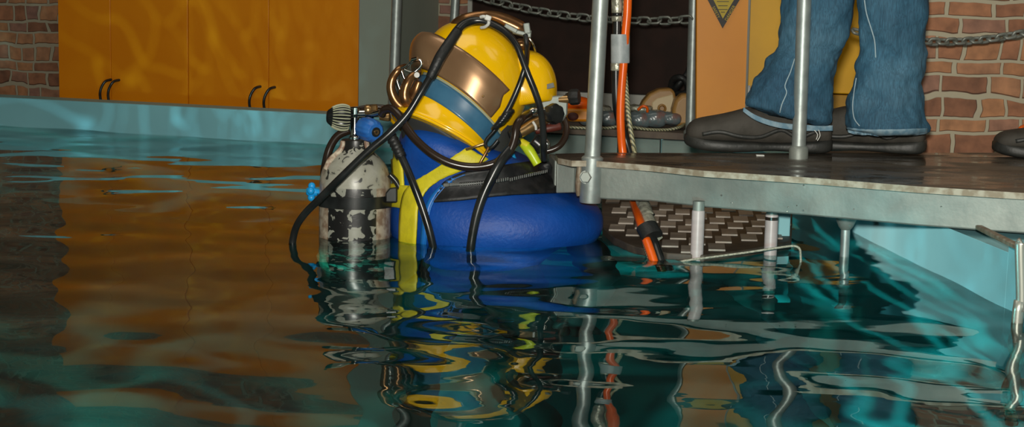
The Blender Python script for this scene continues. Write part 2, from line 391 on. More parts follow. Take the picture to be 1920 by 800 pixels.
def parent_world(p):
    m = Matrix.LocRotScale(p.location, p.rotation_euler, p.scale)
    if p.parent: m = parent_world(p.parent) @ p.matrix_parent_inverse @ m
    return m
def tag(o, label=None, cat=None, group=None, kind=None):
    if label: o['label'] = label
    if cat: o['category'] = cat
    if group: o['group'] = group
    if kind: o['kind'] = kind
    return o
def thing(name, loc, label, cat, group=None):
    o = bpy.data.objects.new(name, None); COL.objects.link(o); o.location = loc; o.empty_display_size = .05
    return tag(o, label, cat, group)
def struct(name, mb, mat, **k): return tag(mb.build(name, mat, **k), kind='structure')
def lab(o, t): o['label'] = t; return o

# ---------------------------------------------------------------- the setting
RA, RB = 4.73, -.375            # far pool wall line: y = RA + RB x
def rim(x, off=0): return RA + RB * x + off
def bw(x, off=0): return 5.36 + RB * x + off      # back wall line
cx = .615; cor = (cx, rim(cx))
wr = W(1590, 430); wn = W(1914, 592)
ZR = .097
def wallseg(a, b, z0, z1, th):
    a = Vector((*a, 0)); b = Vector((*b, 0)); n = Vector((b.y - a.y, a.x - b.x, 0)).normalized() * th
    return [Vector((*p.xy, z0)) for p in (a, b, b + n, a + n)], Vector((0, 0, z1 - z0))
LX = -3.2
mb = MB(); q, v = wallseg(cor, (LX, rim(LX)), -1.7, ZR, .12); mb.slab(q, v); struct('wall_pool_far', mb, 'pool_paint', bevel=.004)
near_r = wn + (wn - wr) * .9; near_r.z = 0; near_r2 = Vector((near_r.x + .05, .35, 0))
wm = wn.lerp(wr, .07)
mb = MB(); q, v = wallseg((near_r.x, near_r.y), (wm.x, wm.y), -1.7, .108, .12); mb.slab(q, v)
q, v = wallseg((wm.x, wm.y), (wr.x, wr.y), -1.7, .088, .12); mb.slab(q, v)
q, v = wallseg((wr.x, wr.y), cor, -1.7, .088, .12); mb.slab(q, v)
q, v = wallseg((near_r2.x, near_r2.y), (near_r.x, near_r.y), -1.7, .108, .12); mb.slab(q, v)
struct('wall_pool_right', mb, 'pool_paint', bevel=.003)
mb = MB(); mb.box((LX - .06, 3.2, -.81), (.12, 6.2, 1.78)); struct('wall_pool_left', mb, 'pool_paint')
mb = MB(); mb.box((-1.1, .3, -.81), (4.4, .12, 1.78)); struct('wall_pool_near', mb, 'pool_paint')
mb = MB(); mb.slab([(LX - .2, .2, -1.75), (1.3, .2, -1.75), (1.3, 6.2, -1.75), (LX - .2, 6.2, -1.75)], (0, 0, .08)); struct('floor_pool', mb, 'pool_floor')
# deck floors
mb = MB(); mb.slab([(LX - 1, rim(LX - 1, .13), -.06), (-.05, rim(-.05, .13), -.06), (-.05, bw(-.05, .05), -.06), (LX - 1, bw(LX - 1, .05), -.06)], (0, 0, .04)); struct('floor_left', mb, 'deck')
mb = MB(); mb.slab([(-.05, rim(-.05, .13), .0), (.68, rim(.68, .13), .0), (.80, wr.y, .0), (.87, wn.y, .0), (near_r.x + .13, near_r.y, .0), (near_r2.x + .13, .2, 0), (3.2, .2, 0), (3.2, 4.5, 0), (1.6, bw(1.6), 0), (-.05, bw(-.05), .0)], (0, 0, .085)); struct('floor_right', mb, 'deck')
# room
def vwall(name, x0, x1, mat, off=0, z0=-.1, z1=2.7, th=.1, rb=RB, ra=5.36):
    a = Vector((x0, ra + rb * x0 + off, z0)); ang = math.atan(rb); L_ = (x1 - x0) / math.cos(ang)
    mb = MB(); mb.box((L_ / 2, th / 2, (z1 - z0) / 2), (L_, th, z1 - z0)); o = struct(name, mb, mat, smooth=False)
    o.location = a; o.rotation_euler = (0, 0, ang); return o
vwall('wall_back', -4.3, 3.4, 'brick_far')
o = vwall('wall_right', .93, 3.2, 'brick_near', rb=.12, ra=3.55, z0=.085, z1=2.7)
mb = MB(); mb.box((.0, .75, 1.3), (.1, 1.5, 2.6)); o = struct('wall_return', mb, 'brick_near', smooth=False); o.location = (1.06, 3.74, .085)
mb = MB(); mb.box((-4.35, 3, 1.3), (.1, 8.5, 2.8)); struct('wall_left', mb, 'grey_paint')
mb = MB(); mb.box((3.25, 1.5, 1.3), (.1, 6, 2.8)); struct('wall_side_right', mb, 'grey_paint')
mb = MB(); mb.box((-.5, -1.0, 1.3), (8, .1, 2.8)); struct('wall_front', mb, 'ceiling')
mb = MB(); mb.box((-.5, 3, 2.75), (8, 8.6, .1)); struct('ceiling', mb, 'ceiling')
mb = MB(); mb.box((-.5, -.4, .04), (8, 1.3, .09)); struct('floor_front', mb, 'deck')
# grey-green pilaster between the cabinets and the pole
a = PV(673, 100, 5.36, RB, -.36); b = PV(737, 100, 5.36, RB, -.36)
vwall('trim_1', a.x, b.x + .01, 'grey_paint', off=-.36, th=.36, z0=-.03)
# dark board with pale sill
a = PV(882, 100, 5.36, RB, -.05); b = PV(1420, 100, 5.36, RB, -.05)
vwall('door_1', a.x, b.x, 'dark_board', off=-.05, th=.05, z0=.17, z1=2.2)
vwall('trim_2', a.x - .012, a.x + .002, 'sill', off=-.058, th=.058, z0=.17, z1=2.2)
vwall('trim_3', a.x - .02, b.x, 'sill', off=-.09, th=.09, z0=.085, z1=.168)
# grey panels facing the far side of the pool under the gear
for i, (x0, x1, top) in enumerate(((1000, 1158, 0), (1160, 1238, 0), (1240, 1400, 0))):
    a = PV(x0, 260, RA, RB, -.02); b = PV(x1, 260, RA, RB, -.02)
    ang = math.atan(RB); mb = MB(); Lc = (b.x - a.x) / math.cos(ang); mb.box((Lc / 2, .009, -.02), (Lc - .002, .018, .19))
    o = struct('trim_%d' % (4 + i), mb, 'pool_side', bevel=.002); o.location = (a.x, a.y, .0); o.rotation_euler = (0, 0, ang)
mb = MB(); a = PV(960, 240, RA, RB, -.035); b = PV(1410, 240, RA, RB, -.035)
mb.slab([(a.x, a.y, .078), (b.x, b.y, .078), (b.x, b.y + .2, .078), (a.x, a.y + .2, .078)], (0, 0, .02)); struct('trim_7', mb, 'deck', bevel=.002)

# ---------------------------------------------------------------- water: a real rippled surface
random.seed(4)
step = .0095
xs = np.arange(LX + .001, 1.02, step); ys = np.arange(.37, 6.1, step)
X, Y = np.meshgrid(xs, ys); Z = np.zeros_like(X)
rs = np.random.RandomState(11)
for lamv, sl, spread, cnt in ((.60, .0070, .9, 5), (.32, .0090, .8, 7), (.19, .0090, .7, 8), (.11, .0040, .6, 6)):
    for _ in range(cnt):
        l = lamv * rs.uniform(.75, 1.3); a = math.pi / 2 + rs.normal(0, spread); k = 2 * math.pi / l
        ph = rs.uniform(0, 6.28); A = sl / k
        Z += A * np.sin(k * (X * math.cos(a) + Y * math.sin(a)) + ph + .6 * np.sin(2.1 * X + 1.3 * Y + ph))
calm = 1 / (1 + np.exp((X + .35) * 4))      # the open water on the left is smoother
fine = np.zeros_like(X)
for _ in range(9):
    l = rs.uniform(.055, .085); a = math.pi / 2 + rs.normal(0, .35); k = 2 * math.pi / l
    fine += .0062 / k * np.sin(k * (X * math.cos(a) + Y * math.sin(a)) + rs.uniform(0, 6.28) + 1.2 * np.sin(3.1 * X + rs.uniform(0, 6)))
Z += fine * np.exp(-((X - .25) / .55) ** 2 - ((Y - 2.75) / .45) ** 2)
for (x0, y0, l, sl) in ((-.02, 3.0, .11, .010), (.52, 2.9, .085, .009), (.27, 2.85, .07, .006), (.75, 2.42, .03, .006)):
    R = np.sqrt((X - x0) ** 2 + (Y - y0) ** 2); k = 2 * math.pi / l
    Z += sl / k * np.sin(k * R) * np.exp(-R / (.55 if l > .05 else .12)) * (R > .1)
ny, nx = X.shape
co = np.stack([X, Y, Z], -1).reshape(-1, 3).astype(np.float32)
def right_edge(y):
    if y < near_r.y: return near_r.x + .03
    if y < wn.y: return near_r.x + (wn.x - near_r.x) * (y - near_r.y) / (wn.y - near_r.y) + .02
    if y < wr.y: return wn.x + (wr.x - wn.x) * (y - wn.y) / (wr.y - wn.y) + .02
    return wr.x + (cor[0] - wr.x) * (y - wr.y) / (cor[1] - wr.y) + .02
idx = np.arange(ny * nx).reshape(ny, nx)
ye = np.array([right_edge(y) for y in ys])
ok = (X[:-1, :-1] < ye[:-1, None]) & (Y[:-1, :-1] < RA + RB * X[:-1, :-1] + .02)
q = np.stack([idx[:-1, :-1][ok], idx[:-1, 1:][ok], idx[1:, 1:][ok], idx[1:, :-1][ok]], -1)
used = np.unique(q); remap = np.full(ny * nx, -1); remap[used] = np.arange(len(used))
me = bpy.data.meshes.new('water'); me.from_pydata(co[used].tolist(), [], remap[q].tolist()); me.polygons.foreach_set('use_smooth', [True] * len(me.polygons)); me.update()
me.materials.append(MAT['water'])
o = bpy.data.objects.new('water', me); COL.objects.link(o)
tag(o, 'dark teal rippled water filling the pool around the diver', 'water', kind='stuff')

# ---------------------------------------------------------------- orange cabinets along the far side
def cabinet(pxl, pxs, pxr, handles, label):
    off = -.34
    a = PV(pxl, 190, 5.36, RB, off).x; s = PV(pxs, 190, 5.36, RB, off).x; b = PV(pxr, 190, 5.36, RB, off).x
    ang = math.atan(RB); t = thing('cabinet', (a, bw(a, off), -.02), label, 'cabinet', 'orange cabinets beyond the pool'); t.rotation_euler = (0, 0, ang)
    cs = math.cos(ang); L = (b - a) / cs; Ls = (s - a) / cs; Hc = 1.0
    def loc(mb, name, mat, par, **k):
        o = mb.build(name, mat, **k); o.parent = par; return o
    mb = MB(); mb.box((L / 2, .18, Hc / 2), (L - .002, .31, Hc)); loc(mb, 'body', 'orange_door', t, bevel=.002)
    for (x0, x1, hx) in ((0, Ls, handles[0]), (Ls, L, handles[1])):
        mb = MB(); mb.box(((x0 + x1) / 2, .012, Hc / 2 + .01), (x1 - x0 - .0022, .02, Hc - .03)); d = loc(mb, 'door', 'orange_door', t, bevel=.001)
        hp = PV(hx, 185, 5.36, RB, off); lx = (hp.x - a) / cs
        mb = MB(); zt = .175
        pts = [(lx + .016, .004, zt), (lx + .008, -.022, zt - .006), (lx - .004, -.030, zt - .030), (lx - .008, -.030, zt - .056), (lx - .004, -.022, zt - .084), (lx + .004, .004, zt - .09)]
        mb.tube(pts, .0048, 8); lab(loc(mb, 'handle', 'rubber', d), 'black curved handle')
    return t
cabinet(110, 208, 352, (201, 216), 'left orange cabinet next to the brick wall, black handles near its middle')
cabinet(353, 503, 671, (480, 507), 'right orange cabinet beside the grey-green pilaster and the diver')

# ---------------------------------------------------------------- rail poles
def pole(pb, pt, r, label, foot=True, mat='galv', group='galvanised rail poles'):
    t = thing('rail_pole', pb, label, 'pole', group); mb = MB(); d = Vector(pt) - Vector(pb)
    mb.lathe(pb, d, [(0, r), (d.length, r)], 20); mb.build('pipe', mat, t, auto=40)
    if foot:
        mb = MB(); mb.lathe(pb, d, [(0, r * 1.35), (.02, r * 1.35), (.024, r * 1.15), (.026, r * .9)], 20); mb.build('foot_collar', 'galv_dull', t, auto=40)
    return t
def ext(px0, py0, px1, py1, D0, z0, z1, r):      # pole through two pixels at one depth, stretched to heights z0..z1
    a = P(px0, py0, D0); b = P(px1, py1, D0); d = (b - a) / (b.z - a.z)
    return a + d * (z0 - a.z), a + d * (z1 - a.z), r
pb, pt, r = ext(737, 190, 744, 0, 4.84, .097, 1.3, .0155); pole(pb, pt, r, 'galvanised pole left of the diver, in front of the pilaster')
pb, pt, r = ext(850, 60, 854, 0, 5.10, .085, 1.3, .0135); pole(pb, pt, r, 'galvanised pole rising just behind the yellow helmet')
pb, pt, r = ext(1295, 220, 1301, 0, 4.50, .085, 1.3, .0142); pole(pb, pt, r, 'galvanised pole beside the orange panel with the triangular sign')

# ---------------------------------------------------------------- chains
def chain(pa, pbv, sag, n, ll, wr_, label):
    t = thing('chain', pa, label, 'chain'); pts = []
    for i in range(n + 1):
        u = i / n; p = Vector(pa).lerp(Vector(pbv), u); p.z -= sag * 4 * u * (1 - u); pts.append(p)
    for i in range(n):
        c = (pts[i] + pts[i + 1]) / 2; d = (pts[i + 1] - pts[i]).normalized(); L_ = (pts[i + 1] - pts[i]).length
        s_ = Vector((0, 0, 1)); s_ = (s_ - d * s_.dot(d)).normalized(); w2 = d.cross(s_)
        s2 = (s_ * math.cos(.5 if i % 2 else -.9) + w2 * math.sin(.5 if i % 2 else -.9))
        hl = L_ * .62; hw = L_ * .36; ring = []
        for j in range(10):
            q = 2 * math.pi * j / 10; e = hl - hw
            ring.append(c + d * (math.copysign(e, math.cos(q)) * (abs(math.cos(q)) > .01) + math.cos(q) * hw) + s2 * math.sin(q) * hw)
        mb = MB(); mb.tube(ring, wr_, 6, 2, closed=True); mb.build('link', 'chain', t)
    return t
pa = P(855, -20, 4.85); pe = P(1296, 36, 4.49); chain(pa, pe, .035, 24, .03, .0037, 'steel chain hanging across the dark board behind the diver')
pa = P(1600, 58, 3.42); pe = P(2010, 36, 3.55); chain(pa, pe, .035, 26, .025, .0036, 'steel chain hanging in front of the right-hand brick wall')

# ---------------------------------------------------------------- yellow cabinet, orange panel and sign
DY = 4.46
def quad(D, pts): return [P(x, y, D) for x, y in pts]
t = thing('equipment_cabinet', P(1500, 236, DY), 'yellow metal cabinet behind the jeans-wearing person', 'cabinet')
mb = MB(); q = quad(DY, [(1408, -700), (1650, -700), (1640, 178), (1401, 170)]); mb.slab(q, (0, .25, 0)); mb.build('body', 'yellow_panel', t, bevel=.003)
mb = MB(); q = quad(DY + .03, [(1530, 176), (1640, 180), (1635, 236), (1528, 236)]); mb.slab(q, (0, .2, 0)); mb.build('drawer_front', 'yellow_dark', t, bevel=.002)
mb = MB(); q = quad(DY + .06, [(1404, 165), (1535, 172), (1532, 236), (1402, 236)]); mb.slab(q, (0, .1, 0)); mb.build('plinth', 'rubber_matt', t)
mb = MB(); mb.tube([P(1404, 160, DY), P(1401, 236, DY)], .005, 10); lab(mb.build('foot', 'white', t), 'pale round foot')
t = thing('panel', P(1355, 236, DY - .06), 'orange upright panel bearing the yellow and black triangular sign', 'panel')
mb = MB(); q = quad(DY - .06, [(1309, -700), (1430, -700), (1399, 234), (1305, 234)]); mb.slab(q, (0, .03, 0)); mb.build('board', 'orange_panel', t, bevel=.002)
mb = MB(); q = quad(DY - .064, [(1426, -700), (1431, -700), (1400, 234), (1396, 234)]); mb.slab(q, (0, .036, 0)); lab(mb.build('edge_strip', 'sill', t), 'pale edge strip')
t = thing('warning_sign', P(1355, 52, DY - .066), 'triangular yellow and black warning sign pointing down on the orange panel', 'sign')
mb = MB(); mb.slab(quad(DY - .066, [(1355, 53), (1300, -52), (1418, -52)]), (0, .004, 0)); mb.build('border', 'sign_black', t, smooth=False)
mb = MB(); mb.slab(quad(DY - .068, [(1355.3, 35), (1317, -42), (1401, -42)]), (0, .003, 0)); mb.build('face', 'sign_yellow', t, smooth=False)
def text(s, size, c, ux, up, mat, par, name='lettering'):
    cu = bpy.data.curves.new(name, 'FONT'); cu.body = s; cu.size = size; cu.extrude = .0004; cu.align_x = 'CENTER'; cu.align_y = 'CENTER'
    tmp = bpy.data.objects.new('tmp', cu); COL.objects.link(tmp); dg = bpy.context.evaluated_depsgraph_get(); dg.update()
    me = bpy.data.meshes.new_from_object(tmp.evaluated_get(dg)); bpy.data.objects.remove(tmp)
    me.materials.clear(); me.materials.append(MAT[mat]); o = bpy.data.objects.new(name, me); COL.objects.link(o)
    ux = Vector(ux).normalized(); nz = ux.cross(Vector(up)).normalized(); uy = nz.cross(ux)
    m = Matrix(((ux.x, uy.x, nz.x, c.x), (ux.y, uy.y, nz.y, c.y), (ux.z, uy.z, nz.z, c.z), (0, 0, 0, 1)))
    o.parent = par; o.matrix_parent_inverse = parent_world(par).inverted(); o.matrix_basis = m; return o
DS = DY - .070
d = P(1350, 42, DS) - P(1328, -2, DS); text('SAFETY', .0105, P(1342.5, 23, DS), d, (0, 0, 1), 'sign_yellow', t)
d = P(1384, 0, DS) - P(1360, 42, DS); text('DANGER', .0115, P(1369, 24.5, DS), d, (0, 0, 1), 'sign_yellow', t)
for y, s_ in ((-8, '- - - - - - -'), (2, '- - - - -'), (10, '- - - -'), (17, '- - - -'), (22, '- -')):
    mb = MB(); w_ = len(s_) * 1.25; mb.slab(quad(DS, [(1355.5 - w_, y), (1355.5 + w_, y), (1355.5 + w_, y + 1.3), (1355.5 - w_, y + 1.3)]), (0, .001, 0)); mb.build('text_line', 'sign_text', t, smooth=False)

# ---------------------------------------------------------------- gear on the far ledge
DG = 4.62
t = thing('plastic_tub', P(1082, 236, DG), 'orange plastic tub lying on the ledge behind the helmet', 'tub')
c = P(1080, 214, DG); mb = MB(); mb.box(c, (.075, .08, .038)); mb.build('tub_body', 'tub', t, bevel=.008, seg=3)
mb = MB(); mb.ell(c + Vector((.006, -.004, .030)), (.042, .036, .022)); mb.build('lid', 'orange_hose', t)
mb = MB(); mb.ell(c + Vector((-.010, -.040, -.004)), (.016, .004, .012)); mb.build('opening', 'red_brown', t)
rnd = random.Random(3)
for i, (x, y, w_, h_, l_) in enumerate(((1104, 222, 20, 22, 'lump of wet grey vinyl beside the orange tub'), (1140, 222, 18, 24, 'wrapped grey weight left of the orange hose'),
        (1128, 204, 18, 12, 'silvery wrapped bundle on top, left of the hoses'), (1200, 224, 24, 24, 'reddish-grey wrapped weight right of the braided rope'), (1228, 222, 24, 26, 'grey wrapped weight in the middle of the ledge'),
        (1258, 222, 20, 20, 'small blue-grey wrapped block beside the gold casting'), (1200, 203, 24, 10, 'flat silvery wrap lying on the weights'))):
    c = P(x, y, DG + (.03 if y < 210 else 0)); k = K(DG); mb = MB(); mb.ell(c, (w_ * k, .035, h_ * k * .62), n=18, m=12, p=.62)
    tag(mb.build('wrapped_weight', 'clear_tape' if y < 210 else 'bag', origin=c, sub=1, disp=(.008, .02)), l_, 'weight', 'wrapped weights on the ledge')
# rope lying in a coil in front of them
mb = MB(); pts = [P(1060, 238, DG - .05), P(1100, 240, DG - .055), P(1140, 240, DG - .05), P(1170, 236, DG - .055), P(1210, 242, DG - .055), P(1250, 243, DG - .05), P(1275, 238, DG - .05), P(1285, 230, DG)]
mb.tube(pts, .0045, 8); tag(mb.build('rope', 'braid'), 'pale rope lying along the ledge in front of the wrapped weights', 'rope')
mb = MB(); mb.tube([P(1196, 206, DG - .05), P(1205, 199, DG - .055), P(1213, 202, DG - .055), P(1214, 210, DG - .05)], .004, 8); tag(mb.build('cord_loop', 'orange_hose'), 'small orange cord loop on the wrapped weights', 'cord')
t = thing('metal_casting', P(1235, 230, DG + .07), 'gold-brown rounded casting with a pale face, on the ledge', 'casting')
prof = [(1199, 204), (1206, 190), (1218, 176), (1236, 167), (1258, 165), (1266, 172), (1269, 190), (1268, 222), (1212, 222)]
mb = MB(); mb.slab(quad(DG + .06, prof), (0, .07, 0)); mb.build('shell', 'gold', t, bevel=.012, seg=4)
mb = MB(); mb.slab(quad(DG + .057, [(1222, 192), (1232, 184), (1262, 176), (1265, 190), (1262, 214), (1222, 214)]), (0, .01, 0)); mb.build('face_plate', 'gold_face', t, bevel=.004, seg=3)
mb = MB(); c = P(1241, 203, DG + .05); mb.lathe(c, (0, -1, 0), [(-.01, .013), (.01, .013), (.012, .009), (.004, .006)], 20); mb.build('boss', 'gold', t, auto=40)
t = thing('metal_casting', P(1278, 236, DG + .02), 'second gold-brown casting, half hidden behind the thin pole', 'casting')
mb = MB(); mb.slab(quad(DG - .02, [(1261, 205), (1266, 188), (1278, 177), (1292, 174), (1302, 190), (1302, 236), (1268, 238), (1261, 226)]), (0, .07, 0)); mb.build('shell', 'gold', t, bevel=.012, seg=4)
mb = MB(); mb.tube([P(1258, 166, DG + .12), P(1262, 150, DG + .1), P(1275, 145, DG + .08), P(1286, 152, DG + .08), P(1290, 168, DG + .09), P(1280, 176, DG + .1), P(1266, 172, DG + .12), P(1272, 158, DG + .1), P(1288, 140, DG + .1), P(1294, 126, DG + .12)], .010, 8)
tag(mb.build('cable_bundle', 'rubber_matt'), 'black tangled cable above the gold castings', 'cable')

# ---------------------------------------------------------------- steel platform
ZT, ZP, ZB = .168, .156, .0965
def floor_pt(px, py, z): p = W(px, py, z); return Vector((p.x, p.y, z))
t = thing('platform', (.6, 2.95, ZB), 'grey steel platform with a wet brown top at the right of the pool', 'platform')
top = [floor_pt(1041, 288, ZT), floor_pt(1046, 296, ZT), floor_pt(1072, 301, ZT), floor_pt(1110, 301, ZT), floor_pt(1220, 309.8, ZT), floor_pt(1320, 320, ZT), floor_pt(1520, 333, ZT), floor_pt(1720, 349, ZT), floor_pt(1920, 361.5, ZT)]
dlt = top[-1] - top[-2]; top.append(top[-1] + dlt * 2.2); top.append(Vector((top[-1].x + .1, 3.42, ZT)))
top.append(floor_pt(1850, 286, ZT)); top.append(floor_pt(1400, 287, ZT)); top.append(floor_pt(1120, 286, ZT))
mb = MB(); mb.slab([Vector((p.x, p.y, ZP + .001)) for p in top], (0, 0, ZT - ZP - .001))
pl = mb.build('deck_sheet', ['plate', 'plate_edge'], t, smooth=False)
for p_ in pl.data.polygons: p_.material_index = 0 if abs(p_.normal.z) > .5 else 1
fr = [floor_pt(1028, 344, ZB), floor_pt(1100, 370, ZB), floor_pt(1140, 374, ZB), floor_pt(1220, 377, ZB), floor_pt(1320, 388, ZB), floor_pt(1520, 404.5, ZB), floor_pt(1720, 423, ZB), floor_pt(1920, 438, ZB)]
dlt = fr[-1] - fr[-2]; fr.append(fr[-1] + dlt * 2.2)
th = .045; inner = []
for i, p in enumerate(fr):
    a = fr[max(i - 1, 0)]; b = fr[min(i + 1, len(fr) - 1)]; d = (b - a).normalized(); inner.append(p + Vector((-d.y, d.x, 0)) * th)
mb = MB()
R = []
for p, q in zip(fr, inner): R.append([p, Vector((p.x, p.y, ZP)), Vector((q.x, q.y, ZP)), q])
mb.rings(R); mb.build('front_beam', 'galv_dull', t, bevel=.003)
bk = [floor_pt(1034, 300, ZB + .03), Vector((top[-1].x, top[-1].y, 0)), Vector((top[-2].x, top[-2].y, 0)), Vector((top[-3].x, top[-3].y, 0)), Vector((top[-4].x, top[-4].y, 0))]
bk[0] = Vector((fr[0].x + .012, top[0].y + .01, 0)); R = []
mb = MB()
for p in bk: R.append([Vector((p.x, p.y - .012, ZB)), Vector((p.x, p.y - .012, ZP)), Vector((p.x, p.y - .052, ZP)), Vector((p.x, p.y - .052, ZB))])
mb.rings(R); mb.build('back_beam', 'galv_dull', t, bevel=.002)
a = fr[0]; mb = MB(); mb.slab([Vector((a.x, a.y, ZB)), Vector((a.x + .04, a.y - .03, ZB)), Vector((a.x + .055, top[0].y - .01, ZB)), Vector((a.x + .008, top[0].y - .005, ZB))], (0, 0, ZP - ZB)); mb.build('end_beam', 'galv_dull', t, bevel=.002)
a = fr[1]; mb = MB(); mb.tube([P(1087, 310, a.y - .004), P(1086, 330, a.y - .005), P(1084, 350, a.y - .004), P(1085, 367, a.y - .004)], [.005, .007, .006, .004], 8); mb.build('weld_seam', 'weld', t)
# front pole in its socket
D1 = fr[1].y - .006
pb, pt, r = ext(1111, 290, 1126, 0, D1, .088, 1.25, .0150)
pt_t = pole(pb, pt, r, 'thick galvanised pole bolted to the front corner of the platform', foot=False)
d = (pt - pb).normalized(); mb = MB(); mb.lathe(pb, d, [(0, .0195), (.004, .0205), (.084, .0205), (.086, .0185), (.088, .0155)], 24); mb.build('socket', 'galv', pt_t, auto=40)
c = P(1099, 332, D1 - .017); mb = MB(); mb.lathe(c, (-.25, -1, .05), [(-.012, .0125), (.0, .0125)], 24); mb.lathe(c, (-.25, -1, .05), [(-.004, .0110), (.006, .0110), (.0075, .0095)], 6); mb.build('bolt', 'bolt', pt_t, auto=30)
pb, pt, r = ext(1497, 296, 1508, 0, W(1497, 297, ZT).y, ZT, 1.25, .0138); pole(pb, pt, r, 'galvanised pole standing on the platform in front of the jeans')
# white chip and droplets on the beam
for (x, y, s_) in ((1353, 366, 2.2), (1372, 380, 1.8), (1478, 388, 1.8), (1506, 394, 2), (1507, 347, 1.8), (1494, 385, 1.6), (1765, 387, 1.8), (1476, 396, 1.5), (1601, 392, 1.6)):
    bmx = None
    # on the beam's front face
    for i in range(len(fr) - 1):
        a, b = fr[i], fr[i + 1]; sl = (b.y - a.y) / (b.x - a.x); p = PV(x, y, a.y - sl * a.x, sl, 0)
        if a.x <= p.x <= b.x: bmx = p; break
    if bmx:
        mb = MB(); mb.ell(bmx, (s_ * K(2.8), .0012, s_ * K(2.8) * .8), n=10, m=6); tag(mb.build('water_drop', 'chrome', t))
mb = MB(); mb.box(floor_pt(1425, 292.5, ZT) + Vector((0, 0, .0015)), (.016, .012, .003)); tag(mb.build('paper_scrap', 'white', bevel=.001), 'tiny white scrap on the platform by the front shoe', 'scrap')

# posts below the platform
def post(px, ytop, ywl, rpx, mat, label, name='post', D=None, depth=-.5, band=None, cap=False):
    b = W(px, ywl); D = D or b.y; x = b.x; k = K(D); r = rpx * k
    t = thing(name, (x, D, depth), label, 'post', 'posts under the platform')
    zt = P(px, ytop, D).z
    if cap:
        mb = MB(); mb.lathe((x, D, depth), (0, 0, 1), [(0, r), (zt - depth, r)], 20); mb.build('tube', mat, t, auto=40)
        mb = MB(); mb.lathe((x, D, zt - .012), (0, 0, 1), [(0, r), (.006, r * 1.6), (.018, r * 2.2), (.03, r * 2.3)], 20); mb.build('bracket', 'galv_dull', t, auto=40)
    else:
        mb = MB(); mb.lathe((x, D, depth), (0, 0, 1), [(0, r * .96), (ZB - depth + .012, r * .96)], 20); mb.build('tube', 'galv_dull', t, auto=40)
        mb = MB(); z0 = -.10; mb.lathe((x, D, z0), (0, 0, 1), [(0, r), (.002, r * 1.06), (zt - z0, r * 1.06), (zt - z0 + .002, r)], 24); mb.build('sleeve', mat, t, auto=40)
        if band:
            mb = MB(); mb.lathe((x, D, P(px, band, D).z), (0, 0, 1), [(0, r * 1.09), (.006, r * 1.09)], 20); mb.build('band', 'rubber_brown', t, auto=40)
    return t
post(1306, 396, 488, 11.5, 'pink', 'pale pink sleeved post under the platform, nearer the hoses')
post(1444, 404, 478, 11.5, 'pink', 'pale pink sleeved post under the platform, at the end of the white rope', band=412)
post(1569, 418, 470, 8.5, 'galv', 'thin metal post with a flared bracket under the platform', D=2.95, cap=True)
tp = W(1905, 596)
t = thing('post', (tp.x - .005, tp.y - .03, -.6), 'rust-streaked metal post at the right edge, beside the pale blue pool wall', 'post', 'posts under the platform')
mb = MB(); mb.tube([(tp.x - .010, tp.y - .03, -.6), (tp.x - .008, tp.y - .03, -.02), (tp.x - .002, tp.y - .03, .02), P(1914, 470, tp.y - .03), P(1915, 455, tp.y - .03)], .0086, 14); mb.build('tube', M('rust_streaked_steel', (.46, .46, .40), .35, .6, (.20, .13, .08), 14, (.5, .6), stretch=(3, 3, .6)), t)
pz = P(1915, 455, tp.y - .03); mb = MB(); mb.box(pz + Vector((.0, .11, -.008)), (.012, .22, .008)); mb.build('bracket', 'weld', t, bevel=.002)
# pale blue box post
c = W(1469, 460); D = 3.12
t = None; x0 = P(1458, 400, D).x; x1 = P(1483, 400, D).x
mb = MB(); mb.slab([(x0, D, -.6), (x1, D, -.6), (x1, D + .03, -.6), (x0, D + .03, -.6)], (0, 0, .6 + ZB)); tag(mb.build('support_post', 'pool_paint', bevel=.002), 'pale blue square post behind the pink post', 'post')

# treadplate step at water level
ST = .012
t = thing('submerged_step', (.35, 3.1, ST), 'brown step with pale raised pads at water level under the platform', 'step')
out = [(1128, 372), (1130, 425), (1150, 445), (1190, 462), (1250, 474), (1320, 478), (1400, 468), (1484, 452), (1486, 400), (1480, 372)]
op = [W(x, y, ST) for x, y in out]
mb = MB(); mb.slab([p + Vector((0, 0, -.02)) for p in op], (0, 0, .02)); mb.build('step_plate', 'tread', t, bevel=.002)
ox, oy = P(1130, 440, 3).x, 2.80
def inside(p, poly):
    c = False
    for i in range(len(poly)):
        a, b = poly[i], poly[i - 1]
        if (a.y > p.y) != (b.y > p.y) and p.x < (b.x - a.x) * (p.y - a.y) / (b.y - a.y) + a.x: c = not c
    return c
mb = MB(); o0 = W(1320, 440, ST)
for i in range(-16, 17):
    for j in range(-16, 17):
        c = Vector((o0.x + i * .029 - j * .025, o0.y - i * .066 - j * .100, ST - .001))
        pts = [c + Vector((dx, dy, 0)) for dx, dy in ((-.0195, -.038), (.0115, -.038), (.0195, .038), (-.0115, .038))]
        if all(inside(p, op) for p in pts): mb.slab(pts, (0, 0, .004))
mb.build('raised_pads', 'pad', t, smooth=False)
# white rope loop
mb = MB(); mb.tube([W(1262, 496, -.012), W(1283, 489, .002), P(1340, 481, 2.86), P(1400, 473, 2.87), P(1460, 464, 2.88), P(1488, 461, 2.88), P(1499, 466, 2.88), P(1501, 478, 2.87), P(1501, 492, 2.86), P(1496, 505, 2.85)], .0036, 8, flat=.6)
tag(mb.build('white_rope', 'rope'), 'off-white rope loop hanging at the waterline under the platform', 'rope')

